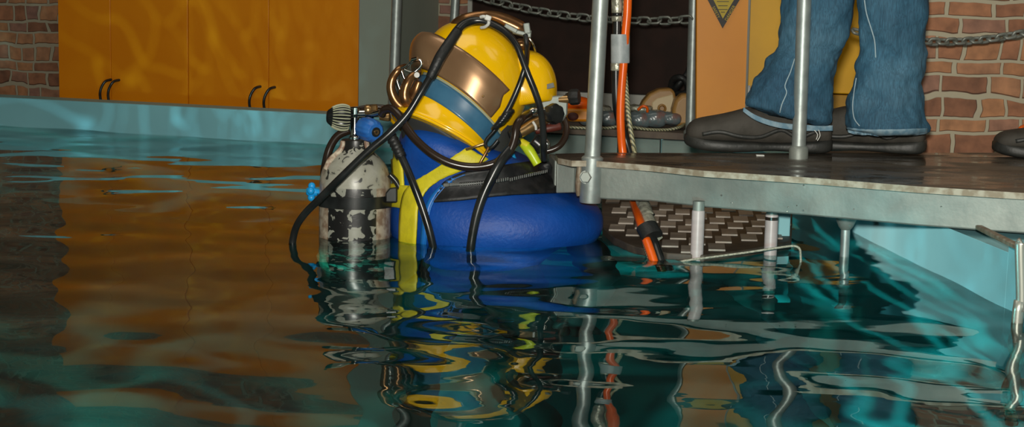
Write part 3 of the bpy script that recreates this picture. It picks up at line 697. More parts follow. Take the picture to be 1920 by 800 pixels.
# ---------------------------------------------------------------- hose bundle
t = thing('umbilical', P(1170, 0, 3.16), 'bundle of orange and black hoses taped together beside the front pole', 'hose')
DH_ = 3.17; zt = [( -160, DH_)]
def path(pts): return [P(x, y, D) for x, y, D in pts]
under = [(1168, 288, 3.17), (1176, 330, 3.15), (1187, 374, 3.08), (1196, 402, 2.98), (1208, 438, 2.9), (1224, 484, 2.85), (1234, 520, 2.82), (1240, 560, 2.80)]
mb = MB(); mb.tube(path([(1177, -160, DH_), (1177, 0, DH_), (1173, 60, DH_), (1169, 120, DH_), (1164, 190, DH_), (1164, 240, DH_)] + under), 8.0 * K(3.1), 12); mb.build('orange_hose', 'orange_hose', t)
mb = MB(); mb.tube(path([(1157, -160, DH_ + .01), (1157, 0, DH_ + .01), (1157, 60, DH_ + .01), (1155, 130, DH_ + .01), (1157, 200, DH_ + .01), (1168, 245, DH_ + .02)] + [(x + 13, y, D + .012) for x, y, D in under]), 8.5 * K(3.1), 12); lab(mb.build('black_hose', 'rubber', t), 'black hose beside the orange one')
mb = MB(); mb.tube(path([(1167, -160, DH_ + .012), (1167, 30, DH_ + .016), (1170, 110, DH_ + .018), (1174, 165, DH_ + .01), (1179, 220, DH_ - .004), (1187, 270, DH_ - .006), (1191, 292, DH_ - .006), (1194, 340, 3.1), (1199, 390, 3.02), (1208, 450, 2.92), (1219, 488, 2.86), (1224, 520, 2.84)]), 4.6 * K(3.1), 10); lab(mb.build('braided_rope', 'braid', t), 'pale braided rope')
def wrap(x0, y0, x1, y1, D, rpx, mat, name, sy=.75, flare=1.0, D1_=None):
    a = P(x0, y0, D); b = P(x1, y1, D1_ or D); L_ = (b - a).length; r = rpx * K(D); mb = MB()
    mb.lathe(a, b - a, [(0, r * .98), (L_ * .05, r), (L_ * .5, r * 1.0), (L_ * .95, r * flare), (L_, r * flare * .97)], 24, sy=sy, ref=Vector((1, 0, 0))); return mb.build(name, mat, t, auto=50)
lab(wrap(1163, 64, 1163, 118, DH_ + .003, 17.5, 'grey_tape', 'tape', .75), 'grey tape binding hoses')
wrap(1157, -160, 1157, 24, DH_ + .01, 10.5, 'clear_tape', 'tape', 1); wrap(1157, 24, 1157, 30, DH_ + .01, 9.6, 'rubber', 'tape', 1)
wrap(1157, 30, 1157, 40, DH_ + .01, 10.4, 'clear_tape', 'tape', 1); wrap(1156, 118, 1156, 132, DH_ + .01, 11, 'clear_tape', 'tape', 1)
wrap(1203, 374, 1214, 404, 3.03, 12.5, 'clear_tape', 'tape', .8, D1_=2.97)
wrap(1215, 404, 1216, 407, 2.97, 13, 'rubber', 'tape', .8)
wrap(1214, 407, 1224, 428, 2.96, 12, 'clear_tape', 'tape', .8, D1_=2.93)
wrap(1212, 424, 1224, 444, 2.905, 21, 'rubber_matt', 'tape', .7, D1_=2.885)
wrap(1226, 445, 1230, 452, 2.90, 15, 'clear_tape', 'tape', .6)

# ---------------------------------------------------------------- the person in jeans on the platform
def skin_body(name, verts, edges, mat, root=0, sub=2):
    me = bpy.data.meshes.new(name); me.from_pydata([v[:3] for v in verts], edges, []); o = bpy.data.objects.new(name, me); COL.objects.link(o)
    sk = o.modifiers.new('skin', 'SKIN'); 
    if not me.skin_vertices:
        bm = bmesh.new(); bm.from_mesh(me); bm.verts.layers.skin.verify(); bm.to_mesh(me); bm.free()
    for i, v in enumerate(verts):
        s = me.skin_vertices[0].data[i]; s.radius = (v[3], v[4] if len(v) > 4 else v[3]); s.use_root = (i == root)
    sk.use_smooth_shade = True
    ss = o.modifiers.new('subdivision', 'SUBSURF'); ss.levels = ss.render_levels = sub
    me.materials.append(MAT[mat]); return o

def leg_center(px, D): return P(px, 150, D).x
DL, DR = 3.16, 3.13
Lx, Rx = P(1500, 220, DL).x, P(1662, 220, DR).x
V = [(Lx + .13, 3.2, 1.02, .11, .10), (Lx + .04, 3.19, .95, .075, .075), (Lx + .02, 3.18, .66, .05, .05), (Lx, 3.19, .42, .028, .028), (Lx + .03, 3.205, .255, .014, .014), (Lx - .08, 3.205, .225, .008, .006),
     (Lx + .20, 3.2, .95, .075, .075), (Rx, 3.18, .66, .05, .05), (Rx + .02, 3.19, .42, .028, .028), (Rx + .03, 3.20, .255, .014, .014), (Rx + .0, 3.21, .225, .008, .006),
     (Lx + .13, 3.21, 1.22, .13, .09), (Lx + .12, 3.21, 1.42, .15, .09), (Lx + .12, 3.20, 1.54, .05, .05), (Lx + .11, 3.19, 1.64, .07, .08), (Lx + .10, 3.18, 1.74, .065, .08),
     (Lx - .06, 3.2, 1.44, .05, .05), (Lx - .10, 3.18, 1.15, .038, .038), (Lx - .12, 3.10, .93, .026, .026), (Lx - .12, 3.08, .85, .03, .015),
     (Lx + .30, 3.2, 1.44, .05, .05), (Lx + .34, 3.18, 1.15, .038, .038), (Lx + .34, 3.10, .93, .026, .026), (Lx + .34, 3.08, .85, .03, .015)]
E = [(0, 1), (1, 2), (2, 3), (3, 4), (4, 5), (0, 6), (6, 7), (7, 8), (8, 9), (9, 10), (0, 11), (11, 12), (12, 13), (13, 14), (14, 15), (12, 16), (16, 17), (17, 18), (18, 19), (12, 20), (20, 21), (21, 22), (22, 23)]
for hb, sx in ((19, 1), (23, -1)):
    for f, (dx, l) in enumerate(((-.024, .055), (-.008, .062), (.008, .058), (.022, .045))):
        b = V[hb]; n = len(V); V.append((b[0] + dx, b[1] - .005, b[2] - .03, .009, .009)); V.append((b[0] + dx * 1.1, b[1] - .012, b[2] - .03 - l, .007, .007)); E += [(hb, n), (n, n + 1)]
    b = V[hb]; n = len(V); V.append((b[0] + .03 * sx, b[1] - .02, b[2] + .0, .010, .010)); V.append((b[0] + .036 * sx, b[1] - .035, b[2] - .035, .008, .008)); E += [(hb, n), (n, n + 1)]
person = skin_body('person', V, E, 'skin')
tag(person, 'person in blue jeans and dark shoes standing on the platform', 'person')

def leg(stations, D0, dep, up):      # stations (y, xl, xr, tilt px) ; hem to knee; up: extra 3-D rings (centre, rx, ry)
    R = []; n = 40
    for (y, xl, xr, tl) in stations:
        c = P((xl + xr) / 2, y, D0); a = (xr - xl) / 2 * K(D0); b = a * dep
        row = []
        for j in range(n):
            q = 2 * math.pi * j / n; cx_ = math.cos(q); sy_ = math.sin(q)
            fold = 1 + .014 * math.sin(2 * q + y * .13) + .016 * math.sin(5 * q - y * .17)
            row.append(c + Rv * (a * cx_ * fold) + Vector((0, 1, 0)) * (b * sy_ * fold) - Uv * (tl * K(D0) * cx_))
        R.append(row)
    for (c, rx, ry) in up:
        c = Vector(c); R.append([c + Vector((rx * math.cos(2 * math.pi * j / n), ry * math.sin(2 * math.pi * j / n), 0)) for j in range(n)])
    return R
hip = Vector((Lx + .13, 3.2, 1.0))
S1 = [(222, 1393, 1562, 20), (205, 1396, 1558, 17), (188, 1406, 1556, 13), (172, 1409, 1558, 10), (158, 1416, 1561, 8), (148, 1420, 1563, 5), (134, 1430, 1566, 4), (116, 1437, 1570, 2), (104, 1446, 1573, 0), (92, 1460, 1577, 0), (78, 1464, 1584, 0), (60, 1464, 1591, 0), (40, 1465, 1597, 0), (10, 1466, 1603, 0), (-60, 1466, 1612, 0)]
S2 = [(248, 1592, 1739, 0), (235, 1584, 1738, 0), (218, 1586, 1732, 0), (200, 1590, 1730, 0), (184, 1592, 1727, 0), (168, 1596, 1729, 0), (152, 1602, 1727, 0), (138, 1607, 1731, 0), (120, 1611, 1729, 0), (100, 1614, 1733, 0), (80, 1613, 1734, 0), (50, 1611, 1738, 0), (20, 1607, 1737, 0), (-60, 1600, 1738, 0)]
k2 = P(1540, -200, DL)
mb = MB()
mb.rings(leg(S1, DL, .80, [(Vector((Lx + .03, 3.18, .75)), .082, .085), (Vector((Lx + .05, 3.19, .90)), .09, .10), (hip + Vector((-.055, 0, .02)), .10, .11), (hip + Vector((-.03, 0, .10)), .13, .11)]), True, True)
mb.rings(leg(S2, DR, .80, [(Vector((Rx - .005, 3.18, .75)), .082, .085), (Vector((Lx + .19, 3.19, .90)), .09, .10), (hip + Vector((.055, 0, .02)), .10, .11), (hip + Vector((.03, 0, .10)), .13, .11)]), True, True)
jeans = mb.build('jeans', 'denim', person, disp=(.022, .05), sub=2)
dg = bpy.context.evaluated_depsgraph_get(); dg.update()
def bvh_of(o):
    dg = bpy.context.evaluated_depsgraph_get(); dg.update(); ev = o.evaluated_get(dg); me = ev.to_mesh(); mw = parent_world(o) if not o.parent else parent_world(o)
    vs = [mw @ v.co for v in me.vertices]; fs = [tuple(p.vertices) for p in me.polygons]; ev.to_mesh_clear(); return BVHTree.FromPolygons(vs, fs)
def hit(bv, px, py, off=0, dflt=None):
    r = ray(px, py).normalized(); loc, nr, i, d = bv.ray_cast(EYE, r)
    if loc is None: return dflt
    if nr.dot(r) > 0: nr = -nr
    return loc + nr * off
def surf_tube(bv, pts, r, name, mat, par, off=.0, n=8, k=4, flat=1.0):
    c2 = crom([Vector((x, y, 0)) for x, y in pts], k); P3 = []; last = None
    for c in c2:
        h = hit(bv, c.x, c.y, off)
        if h is not None: P3.append(h)
    mb = MB(); mb.tube(P3, r, n, 1, flat=flat); return mb.build(name, mat, par)
def surf_patch(bv, A, B, name, mat, par, off=.002, th=.003, n=6, k=6, bevel=0):      # strip between two pixel polylines lying on a surface
    a2 = crom([Vector((x, y, 0)) for x, y in A], k); b2 = crom([Vector((x, y, 0)) for x, y in B], k); m = min(len(a2), len(b2))
    grid = []; last = None
    for i in range(m):
        row = []
        for j in range(n + 1):
            c = a2[i].lerp(b2[j * 0 + i], j / n); h = hit(bv, c.x, c.y, off)
            row.append((c, h))
        grid.append(row)
    hs = [h for r_ in grid for _, h in r_ if h is not None]
    md = sum(h.y for h in hs) / len(hs); v = []
    for r_ in grid:
        for c, h in r_:
            if h is None:
                near = min(((cc - c).length, hh.y) for rr_ in grid for cc, hh in rr_ if hh is not None)[1]; h = P(c.x, c.y, near)
            v.append(h)
    mb = MB(); mb.add(v, [(i * (n + 1) + j, i * (n + 1) + j + 1, (i + 1) * (n + 1) + j + 1, (i + 1) * (n + 1) + j) for i in range(m - 1) for j in range(n)])
    return mb.build(name, mat, par, solid=th)
bj = bvh_of(jeans)
surf_patch(bj, [(1394, 201), (1420, 217), (1460, 229), (1510, 234), (1561, 235)], [(1393, 209), (1418, 226), (1458, 239), (1508, 245), (1561, 245)], 'hem', 'hem', jeans, .001, .004)
surf_patch(bj, [(1588, 238), (1620, 242), (1680, 242), (1737, 240)], [(1591, 249), (1620, 253), (1680, 252), (1738, 251)], 'hem', 'hem', jeans, .001, .004)
surf_tube(bj, [(1490, 110), (1482, 135), (1472, 160), (1475, 174), (1466, 196), (1460, 222)], .0011, 'seam', 'thread', jeans, .0004)
surf_tube(bj, [(1621, 0), (1625, 25), (1632, 48), (1640, 76), (1642, 108)], .0013, 'seam', 'thread', jeans, .0004)
surf_tube(bj, [(1606, 146), (1602, 170), (1599, 198), (1602, 222), (1612, 236)], .0011, 'seam', 'thread', jeans, .0004)
mb = MB(); h0 = P(1527, 244, DL - .07)
mb.tube([h0, h0 + Vector((.006, -.002, -.008)), h0 + Vector((.004, -.002, -.018))], .0009, 6); mb.tube([h0 + Vector((.008, 0, .001)), h0 + Vector((.011, -.002, -.01)), h0 + Vector((.006, -.003, -.020))], .0009, 6); mb.build('frayed_thread', 'white', jeans)
V2 = [(hip.x, 3.2, 1.0, .125, .11), (hip.x, 3.21, 1.22, .14, .10), (hip.x - .01, 3.21, 1.42, .16, .10), (hip.x - .01, 3.2, 1.50, .06, .06), (hip.x - .20, 3.2, 1.44, .062, .06), (hip.x - .23, 3.18, 1.15, .05, .05), (hip.x - .25, 3.10, .95, .037, .037), (hip.x + .19, 3.2, 1.44, .062, .06), (hip.x + .21, 3.18, 1.15, .05, .05), (hip.x + .21, 3.10, .95, .037, .037)]
sw = skin_body('sweater', V2, [(0, 1), (1, 2), (2, 3), (2, 4), (4, 5), (5, 6), (2, 7), (7, 8), (8, 9)], 'sweater'); sw.parent = person

def shoe(heel, toe, name='shoe', width=.098, par=None, htop=.072):
    heel = Vector(heel); d = Vector(toe) - heel; L_ = d.length; d.normalize(); s = Vector((-d.y, d.x, 0)); z = Vector((0, 0, 1)); n = 24
    def ring(l, w_, zb, ztp, pw=.75, lean=0):
        c = heel + d * (l * L_) + z * ((zb + ztp) / 2); hz = (ztp - zb) / 2; row = []
        for j in range(n):
            q = 2 * math.pi * j / n; cx_, sz_ = math.cos(q), math.sin(q)
            row.append(c + s * (math.copysign(abs(cx_) ** pw, cx_) * w_ * width / 2) + z * (math.copysign(abs(sz_) ** pw, sz_) * hz))
        return row
    up = [(0.0, .50, .030, .056), (.015, .70, .018, .080), (.06, .80, .016, .094), (.2, .82, .016, .098), (.34, .84, .016, .099), (.46, .88, .016, .098), (.56, .94, .016, .092), (.68, 1.02, .016, .080), (.80, 1.02, .016, .072), (.90, .94, .017, .067), (.96, .78, .018, .061), (.99, .55, .024, .050), (1.0, .35, .030, .042)]
    mb = MB(); mb.rings([ring(l, w_, a, b * (htop / .072)) for l, w_, a, b in up])
    if par is None: o = mb.build(name, 'shoe', None, sub=1, origin=heel)
    else: o = mb.build(name, 'shoe', par, sub=1)
    so = [(-.01, .40, .012, .030), (.01, .66, .003, .034), (.08, .82, .001, .030), (.2, .82, .002, .026), (.34, .78, .004, .022), (.44, .80, .005, .022), (.56, .96, .001, .024), (.7, 1.06, .0, .026), (.82, 1.04, .0, .027), (.92, .90, .003, .030), (.98, .66, .008, .034), (1.015, .36, .014, .034)]
    mb = MB(); mb.rings([ring(l, w_, a, b, .5) for l, w_, a, b in so]); mb.build('sole', 'sole', o, sub=1)
    for sg in (-1, 1):      # wavy side overlay of the sole
        pts = [heel + d * (l * L_) + s * (sg * w_ * width / 2) + z * h_ for l, w_, h_ in ((.02, .58, .040), (.12, .76, .046), (.24, .79, .034), (.36, .82, .048), (.5, .92, .034), (.64, 1.02, .034), (.78, 1.02, .042), (.9, .9, .036))]
        mb = MB(); mb.tube(pts, .0042, 8, 5, flat=.6); mb.build('side_overlay', 'sole', o)
    mb = MB(); 
    for i in range(4):
        c = heel + d * ((.50 + i * .045) * L_) + z * (.083 - i * .0035) * (htop / .072); mb.tube([c - s * .02, c + z * .004, c + s * .02 + d * .006], .002, 6)
    mb.build('laces', 'rubber_matt', o)
    return o
h1 = W(1556, 288, ZT); t1 = W(1283, 279, ZT); h1.z = t1.z = ZT
shoe(h1, Vector((t1.x, h1.y + .01, ZT)), par=person)
h2 = W(1734, 291, ZT); t2 = Vector((P(1470, 280, 3.2).x, h2.y + .10, ZT)); h2.z = ZT
shoe(h2, t2, par=person)
h3 = W(2150, 302, ZT); h3.z = ZT; t3 = W(1874, 297, ZT); t3.z = ZT
o = shoe(h3, Vector((t3.x, h3.y + .02, ZT)), htop=.06); tag(o, 'dark rounded shoe toe at the right edge of the platform', 'shoe')
mb = MB(); mb.tube([P(1940, 225, 3.4), P(1925, 236, 3.38), P(1914, 242, 3.36), P(1920, 252, 3.36), P(1940, 262, 3.36)], .006, 10); tag(mb.build('cord', 'orange_hose'), 'bright orange cord against the brick wall at the right edge', 'cord')

# ---------------------------------------------------------------- the diver
DT = 3.13
def drings(st, n=48):      # stations: (y, xl, xr, depth m, centre D)
    R = []
    for (y, xl, xr, b, D) in st:
        c = P((xl + xr) / 2, y, D); a = (xr - xl) / 2 * K(D)
        R.append([Vector((c.x + a * math.copysign(abs(math.cos(2 * math.pi * j / n)) ** .85, math.cos(2 * math.pi * j / n)), c.y + b * math.copysign(abs(math.sin(2 * math.pi * j / n)) ** .9, math.sin(2 * math.pi * j / n)), c.z)) for j in range(n)])
    return R
cxm = P(900, 400, DT).x
V = [(cxm, 3.16, -.50, .12, .10), (cxm, 3.15, -.25, .13, .10), (cxm, 3.14, -.02, .15, .10), (cxm + .0, 3.12, .10, .06, .06), (cxm + .0, 3.10, .20, .07, .08), (cxm + .02, 3.10, .29, .06, .07),
     (cxm - .20, 3.16, -.02, .05, .05), (cxm - .26, 3.06, -.28, .04, .04), (cxm - .20, 2.92, -.42, .028, .028), (cxm - .19, 2.90, -.49, .03, .016),
     (cxm + .20, 3.16, -.04, .05, .05), (cxm + .24, 3.02, -.30, .04, .04), (cxm + .20, 2.88, -.44, .028, .028), (cxm + .19, 2.86, -.51, .03, .016),
     (cxm - .09, 3.17, -.62, .08, .08), (cxm - .12, 3.10, -1.0, .055, .055), (cxm - .12, 3.22, -1.42, .04, .04), (cxm - .12, 3.10, -1.50, .04, .025),
     (cxm + .09, 3.17, -.62, .08, .08), (cxm + .12, 3.12, -1.0, .055, .055), (cxm + .12, 3.26, -1.42, .04, .04), (cxm + .12, 3.14, -1.50, .04, .025)]
E = [(0, 1), (1, 2), (2, 3), (3, 4), (4, 5), (2, 6), (6, 7), (7, 8), (8, 9), (2, 10), (10, 11), (11, 12), (12, 13), (0, 14), (14, 15), (15, 16), (16, 17), (0, 18), (18, 19), (19, 20), (20, 21)]
for hb, sx in ((9, 1), (13, -1)):
    for f, (dx, l) in enumerate(((-.024, .055), (-.008, .062), (.008, .058), (.022, .045))):
        b = V[hb]; n = len(V); V.append((b[0] + dx, b[1] - .01, b[2] - .03, .010, .010)); V.append((b[0] + dx * 1.15, b[1] - .02, b[2] - .03 - l, .008, .008)); E += [(hb, n), (n, n + 1)]
    b = V[hb]; n = len(V); V.append((b[0] + .03 * sx, b[1] - .02, b[2] + .0, .011, .011)); V.append((b[0] + .04 * sx, b[1] - .04, b[2] - .035, .009, .009)); E += [(hb, n), (n, n + 1)]
diver = skin_body('person', V, E, 'neoprene_and_shade'); tag(diver, 'diver in blue suit and yellow helmet, chest-deep in the water', 'person')  # body coloured dark to imitate the darkness underwater
ST_ = [(760, 790, 1010, .10, 3.14), (620, 775, 1030, .115, 3.14), (520, 762, 1050, .135, DT), (470, 742, 1078, .155, DT), (450, 735, 1112, .170, DT), (430, 733, 1130, .180, DT), (410, 733, 1133, .182, DT), (390, 734, 1128, .178, DT), (372, 735, 1112, .170, DT), (356, 736, 1078, .155, DT), (340, 737, 1042, .142, DT), (322, 738, 1020, .138, DT), (304, 740, 1010, .142, DT), (286, 743, 972, .146, DT), (268, 748, 935, .146, DT), (252, 752, 900, .140, DT), (240, 758, 872, .128, DT), (231, 768, 850, .105, DT), (225, 785, 830, .06, DT)]
mb = MB(); mb.rings(drings(ST_)); suit = mb.build('drysuit', 'suit', diver, sub=1, disp=(.006, .07))
bs = bvh_of(suit)
# black flap with zip
surf_patch(bs, [(826, 352), (836, 338), (870, 322), (930, 312), (985, 306), (1030, 303)], [(812, 380), (830, 379), (870, 376), (930, 369), (985, 365), (1060, 362)], 'zip_flap', 'black_flap', suit, .0025, .004, n=8)
zp = surf_patch(bs, [(832, 344), (870, 341), (930, 336), (985, 327), (1030, 320)], [(833, 351), (870, 349), (930, 344), (985, 334), (1030, 327)], 'zip_tape', 'rubber', suit, .0065, .003, n=2)
mb = MB(); zl = crom([Vector((x, y, 0)) for x, y in ((834, 348), (870, 345), (930, 340), (985, 331), (1030, 324))], 15)
for c in zl[::1]:
    h = hit(bs, c.x, c.y, .009)
    if h: mb.box(h, (.0018, .003, .0058))
mb.build('zip_teeth', 'sticker', suit, smooth=False)
# yellow webbing
surf_patch(bs, [(756, 500), (756, 460), (757, 420), (760, 385), (768, 358), (790, 335), (820, 312), (850, 292), (872, 282)], [(784, 500), (785, 460), (788, 420), (790, 390), (798, 370), (812, 350), (838, 330), (872, 315), (912, 302)], 'harness_strap', 'webbing', suit, .010, .004, n=6)
surf_patch(bs, [(735, 344), (750, 345), (766, 348), (782, 350)], [(735, 388), (750, 389), (768, 392), (786, 392)], 'harness_strap', 'webbing', suit, .0075, .003, n=5)
surf_patch(bs, [(742, 262), (740, 290), (741, 320), (743, 350)], [(748, 268), (756, 292), (760, 320), (762, 352)], 'harness_strap', 'webbing', suit, .006, .004, n=4)
surf_tube(bs, [(798, 470), (802, 430), (806, 400), (814, 378), (832, 354), (850, 336), (872, 326)], .0018, 'blue_piping', 'suit_trim', suit, .003)
surf_patch(bs, [(789, 470), (792, 430), (796, 398), (806, 372), (826, 348), (850, 330)], [(797, 470), (801, 430), (805, 400), (813, 378), (831, 354), (856, 336)], 'strap_backing', 'suit_trim', suit, .003, .003, n=2)
mb = MB(); h = hit(bs, 752, 338, .012); 
if h: mb.tube([h + Vector((-.012, 0, .012)), h, h + Vector((.010, 0, -.016))], .006, 10)
mb.build('strap_buckle', 'rubber', suit)

# ---------------------------------------------------------------- helmet
DH = 3.10; O = P(862, 205, DH); kh = K(DH); T12 = math.radians(12)
im_u = Rv * .63 + Uv * .777; im_v = Rv * .777 - Uv * .63
uh = (im_u * math.cos(T12) + Fv * math.sin(T12)).normalized(); vh = (im_v - uh * im_v.dot(uh)).normalized(); wh = uh.cross(vh)
if wh.dot(Fv) > 0: wh = -wh
def HP(t_, v_, w_): return O + (uh * t_ + vh * v_ + wh * w_) * kh
prof = [(-100, 12, 84, 80), (-80, 12, 92, 88), (-72, 12, 108, 104), (-66, 12, 108, 104), (-56, 11, 101, 98), (-44, 10, 96, 94), (-34, 9, 95, 94), (-20, 6, 96, 95), (0, 3, 99, 98), (20, -3, 104, 102), (40, -9, 109, 106), (60, -14, 111, 108), (80, -18, 110, 106), (98, -20, 105, 100), (114, -22, 96, 92), (130, -23, 82, 78), (144, -24, 63, 60), (155, -25, 40, 38), (161, -25, 18, 17), (163, -25, 1, 1)]
def hprof(t_):
    for i in range(len(prof) - 1):
        a, b = prof[i], prof[i + 1]
        if a[0] <= t_ <= b[0]:
            f = (t_ - a[0]) / (b[0] - a[0]); return [a[j] + (b[j] - a[j]) * f for j in (1, 2, 3)]
    return prof[-1][1:]
def shear(t_, v_): return t_ + (.20 * v_ if t_ < -50 else (.20 * v_ * (-34 - t_) / 16 if t_ < -34 else 0))
def HS(t_, ph, off=0):
    c, a, b = hprof(t_); v_ = c + (a + off) * math.sin(ph); return HP(shear(t_, v_), v_, (b + off) * math.cos(ph))
helmet = thing('dive_helmet', O, 'yellow diving helmet with a bronze plate and blue band', 'helmet')
n = 64; mb = MB(); mb.rings([[HS(p[0], 2 * math.pi * j / n) for j in range(n)] for p in prof if p[0] >= -72]); shell = mb.build('shell', 'yellow', helmet, sub=1)
def hpatch(t0, t1, p0, p1, off, name, mat, nt=8, npn=40, th=.003, offf=None, edge=None, par=None):
    mb = MB(); v = []
    for i in range(nt + 1):
        for j in range(npn + 1):
            t_ = t0 + (t1 - t0) * i / nt; ph = p0 + (p1 - p0) * j / npn
            if edge: t_, ph = edge(t_, ph, i / nt, j / npn)
            v.append(HS(t_, ph, off + (offf(ph, i / nt) if offf else 0)))
    mb.add(v, [(i * (npn + 1) + j, i * (npn + 1) + j + 1, (i + 1) * (npn + 1) + j + 1, (i + 1) * (npn + 1) + j) for i in range(nt) for j in range(npn)])
    return mb.build(name, mat, par or helmet, solid=th)
R_ = math.radians
hpatch(-36, -1, R_(-110), R_(95), .8, 'blue_band', 'stripe', 8, 60, .0012)
hpatch(-1, 3, R_(-70), R_(60), 1.0, 'sealant_bead', 'seal', 2, 60, .002)
def pedge(t_, ph, a, b):      # right end of the plate: notched corner
    if b > .85:
        f = (b - .85) / .15; ph += R_(5) * f * math.sin(a * math.pi * .5 + .3) - R_(7) * f * (abs(a - .72) < .3) * (1 - abs(a - .72) / .3) * .6
    return t_ + 3 * math.sin(b * math.pi) * 0, ph
def bulge(ph, a):
    d = math.degrees(ph); s = min(max((-28 - d) / 45, 0), 1); s = s * s * (3 - 2 * s); return 24 * s * (math.sin(max(min(a, 1), 0) * math.pi) ** .5 * .6 + .4)
hpatch(3, 64, R_(-112), R_(31), 5, 'bronze_plate', 'visor', 12, 70, .004, bulge, pedge)
mb = MB(); c = HS(20, R_(14), 8); mb.ell(c, (.0022,) * 3); lab(mb.build('rivet', 'brass', helmet), 'small brass rivet')
# neck dam and collar
mb = MB(); nd = [(-60, 92, 86), (-72, 86, 74), (-84, 74, 56), (-96, 60, 46), (-115, 50, 40)]
mb.rings([[HP(t_ + .12 * (a * math.sin(2 * math.pi * j / 48)) - 2, 8 + a * math.sin(2 * math.pi * j / 48), b * math.cos(2 * math.pi * j / 48)) for j in range(48)] for t_, a, b in nd]); mb.build('neck_dam', 'neoprene_and_shade', helmet, sub=1)
mb = MB(); mb.tube([HP(shear(-70, 12 + 109 * math.sin(R_(a))) - 1, 12 + 109 * math.sin(R_(a)), 105 * math.cos(R_(a))) for a in range(-180, 180, 15)], 3.2 * kh, 8, 3, closed=True); mb.build('rim_lip', 'yellow', helmet)
# face cowling on the far right side
fc = P(982, 166, DH + .015)
mb = MB(); R = []
for (s_, w_, h_, dx) in ((-.055, 30, 40, -6), (-.040, 50, 62, -3), (-.015, 60, 72, 0), (.02, 62, 74, 2), (.05, 60, 72, 3), (.075, 52, 64, 3), (.095, 36, 48, 2), (.105, 16, 24, 0)):
    row = []
    for j in range(40):
        q = 2 * math.pi * j / 40; x = w_ * math.copysign(abs(math.cos(q)) ** .9, math.cos(q)); y = h_ * math.copysign(abs(math.sin(q)) ** .95, math.sin(q))
        y = max(y, -34 + x * .18)
        row.append(fc + Rv * ((x + dx) * K(DH)) + Uv * (y * K(DH)) + Fv * s_)
    R.append(row)
mb.rings(R); mb.build('face_cowling', 'yellow', helmet, sub=1)
bm_ = bvh_of(shell)
# sticker
def bbox(cpx, cpy, D, w_, h_, dpt, rot, name, mat, par, bev=.002, **kk):
    mt = Matrix((Rv, Fv, Uv)).transposed() @ Matrix.Rotation(R_(rot), 3, 'Y'); mb = MB(); k = K(D); mb.box(P(cpx, cpy, D), (w_ * k, dpt, h_ * k), mt); return mb.build(name, mat, par, bevel=bev, **kk)
bbox(1028, 162, DH - .022, 22, 9, .006, -14, 'sticker', 'sticker', helmet, .0005)
# handle along the crown
mb = MB(); mb.tube([P(842, 62, DH + .03), P(856, 46, DH), P(876, 36, DH - .01), P(900, 28, DH - .01), P(925, 29, DH - .005), P(950, 38, DH), P(975, 50, DH), P(988, 60, DH)], [7 * kh, 8 * kh, 8 * kh, 5 * kh, 6 * kh, 8 * kh, 8 * kh, 4 * kh], 12, flat=1.6); mb.build('crown_handle', 'bronze', helmet)
mb = MB(); mb.tube([P(852, 50, DH - .01), P(866, 54, DH - .02), P(885, 46, DH - .02), P(905, 40, DH - .01)], 3 * kh, 8); mb.build('handle_bracket', 'brass', helmet)
for (x, y, w_, h_, r_) in ((958, 54, 26, 9, 28), (974, 62, 26, 8, 14), (988, 54, 12, 20, -8), (990, 64, 12, 14, 5)):
    bbox(x, y, DH - .012, w_, h_, .018, r_, 'bracket', 'galv_dull', helmet)
mb = MB(); mb.ell(P(978, 84, DH + .03), (17 * kh, .02, 12 * kh)); mb.build('bronze_boss', 'bronze', helmet)
mb = MB(); mb.tube([P(991, 70, DH), P(998, 80, DH), P(1003, 92, DH + .005), P(1004, 100, DH + .02)], 2.0 * kh, 8); mb.build('wire_bail', 'chrome', helmet)
# bronze latches at the left
def ptube(pts, r, name, mat, par, n_=10, k_=6, flat=1.0, closed=False):
    mb = MB(); mb.tube([P(x, y, D) for x, y, D in pts], r, n_, k_, flat=flat, closed=closed); return mb.build(name, mat, par)
la = DH - .045
ptube([(760, 124, la + .02), (748, 130, la), (736, 147, la), (733, 165, la), (738, 182, la), (748, 196, la), (762, 204, la), (776, 200, la + .01)], [5 * kh, 6.5 * kh, 7.5 * kh, 8.5 * kh, 9.5 * kh, 11 * kh, 11 * kh, 8 * kh], 'latch_loop', 'bronze', helmet)
ptube([(786, 134, la - .01), (774, 142, la - .02), (764, 156, la - .025), (759, 172, la - .025), (760, 186, la - .025), (767, 194, la - .02), (774, 186, la - .015), (779, 172, la - .01), (786, 152, la - .01)], [6 * kh, 7.5 * kh, 9 * kh, 10 * kh, 11 * kh, 11 * kh, 10 * kh, 9 * kh, 6 * kh], 'latch_loop', 'bronze', helmet)
ptube([(752, 128, la - .005), (762, 124, la - .01), (770, 116, la - .015), (778, 110, la - .02), (788, 113, la - .02), (790, 121, la - .02), (783, 130, la - .02), (774, 136, la - .02), (765, 134, la - .015), (758, 131, la - .01)], 2.6 * kh, 'latch_link', 'chrome', helmet)
ptube([(752, 130, la), (756, 142, la), (760, 150, la)], 3 * kh, 'latch_link', 'chrome', helmet)
mb = MB(); mb.lathe(P(782, 141, la - .02), -Fv, [(-.004, 7 * kh), (.004, 7 * kh), (.007, 5 * kh)], 16); mb.build('latch_pin', 'chrome', helmet, auto=40)
mb = MB(); mb.lathe(P(778, 111, la - .025), Vector((.8, -.4, .2)), [(-.006, 4 * kh), (.006, 4 * kh)], 12); mb.build('latch_roller', 'chrome', helmet, auto=40)
ptube([(744, 150, la + .02), (750, 168, la + .02), (757, 180, la + .02)], 5 * kh, 'latch_plate', 'chrome', helmet)
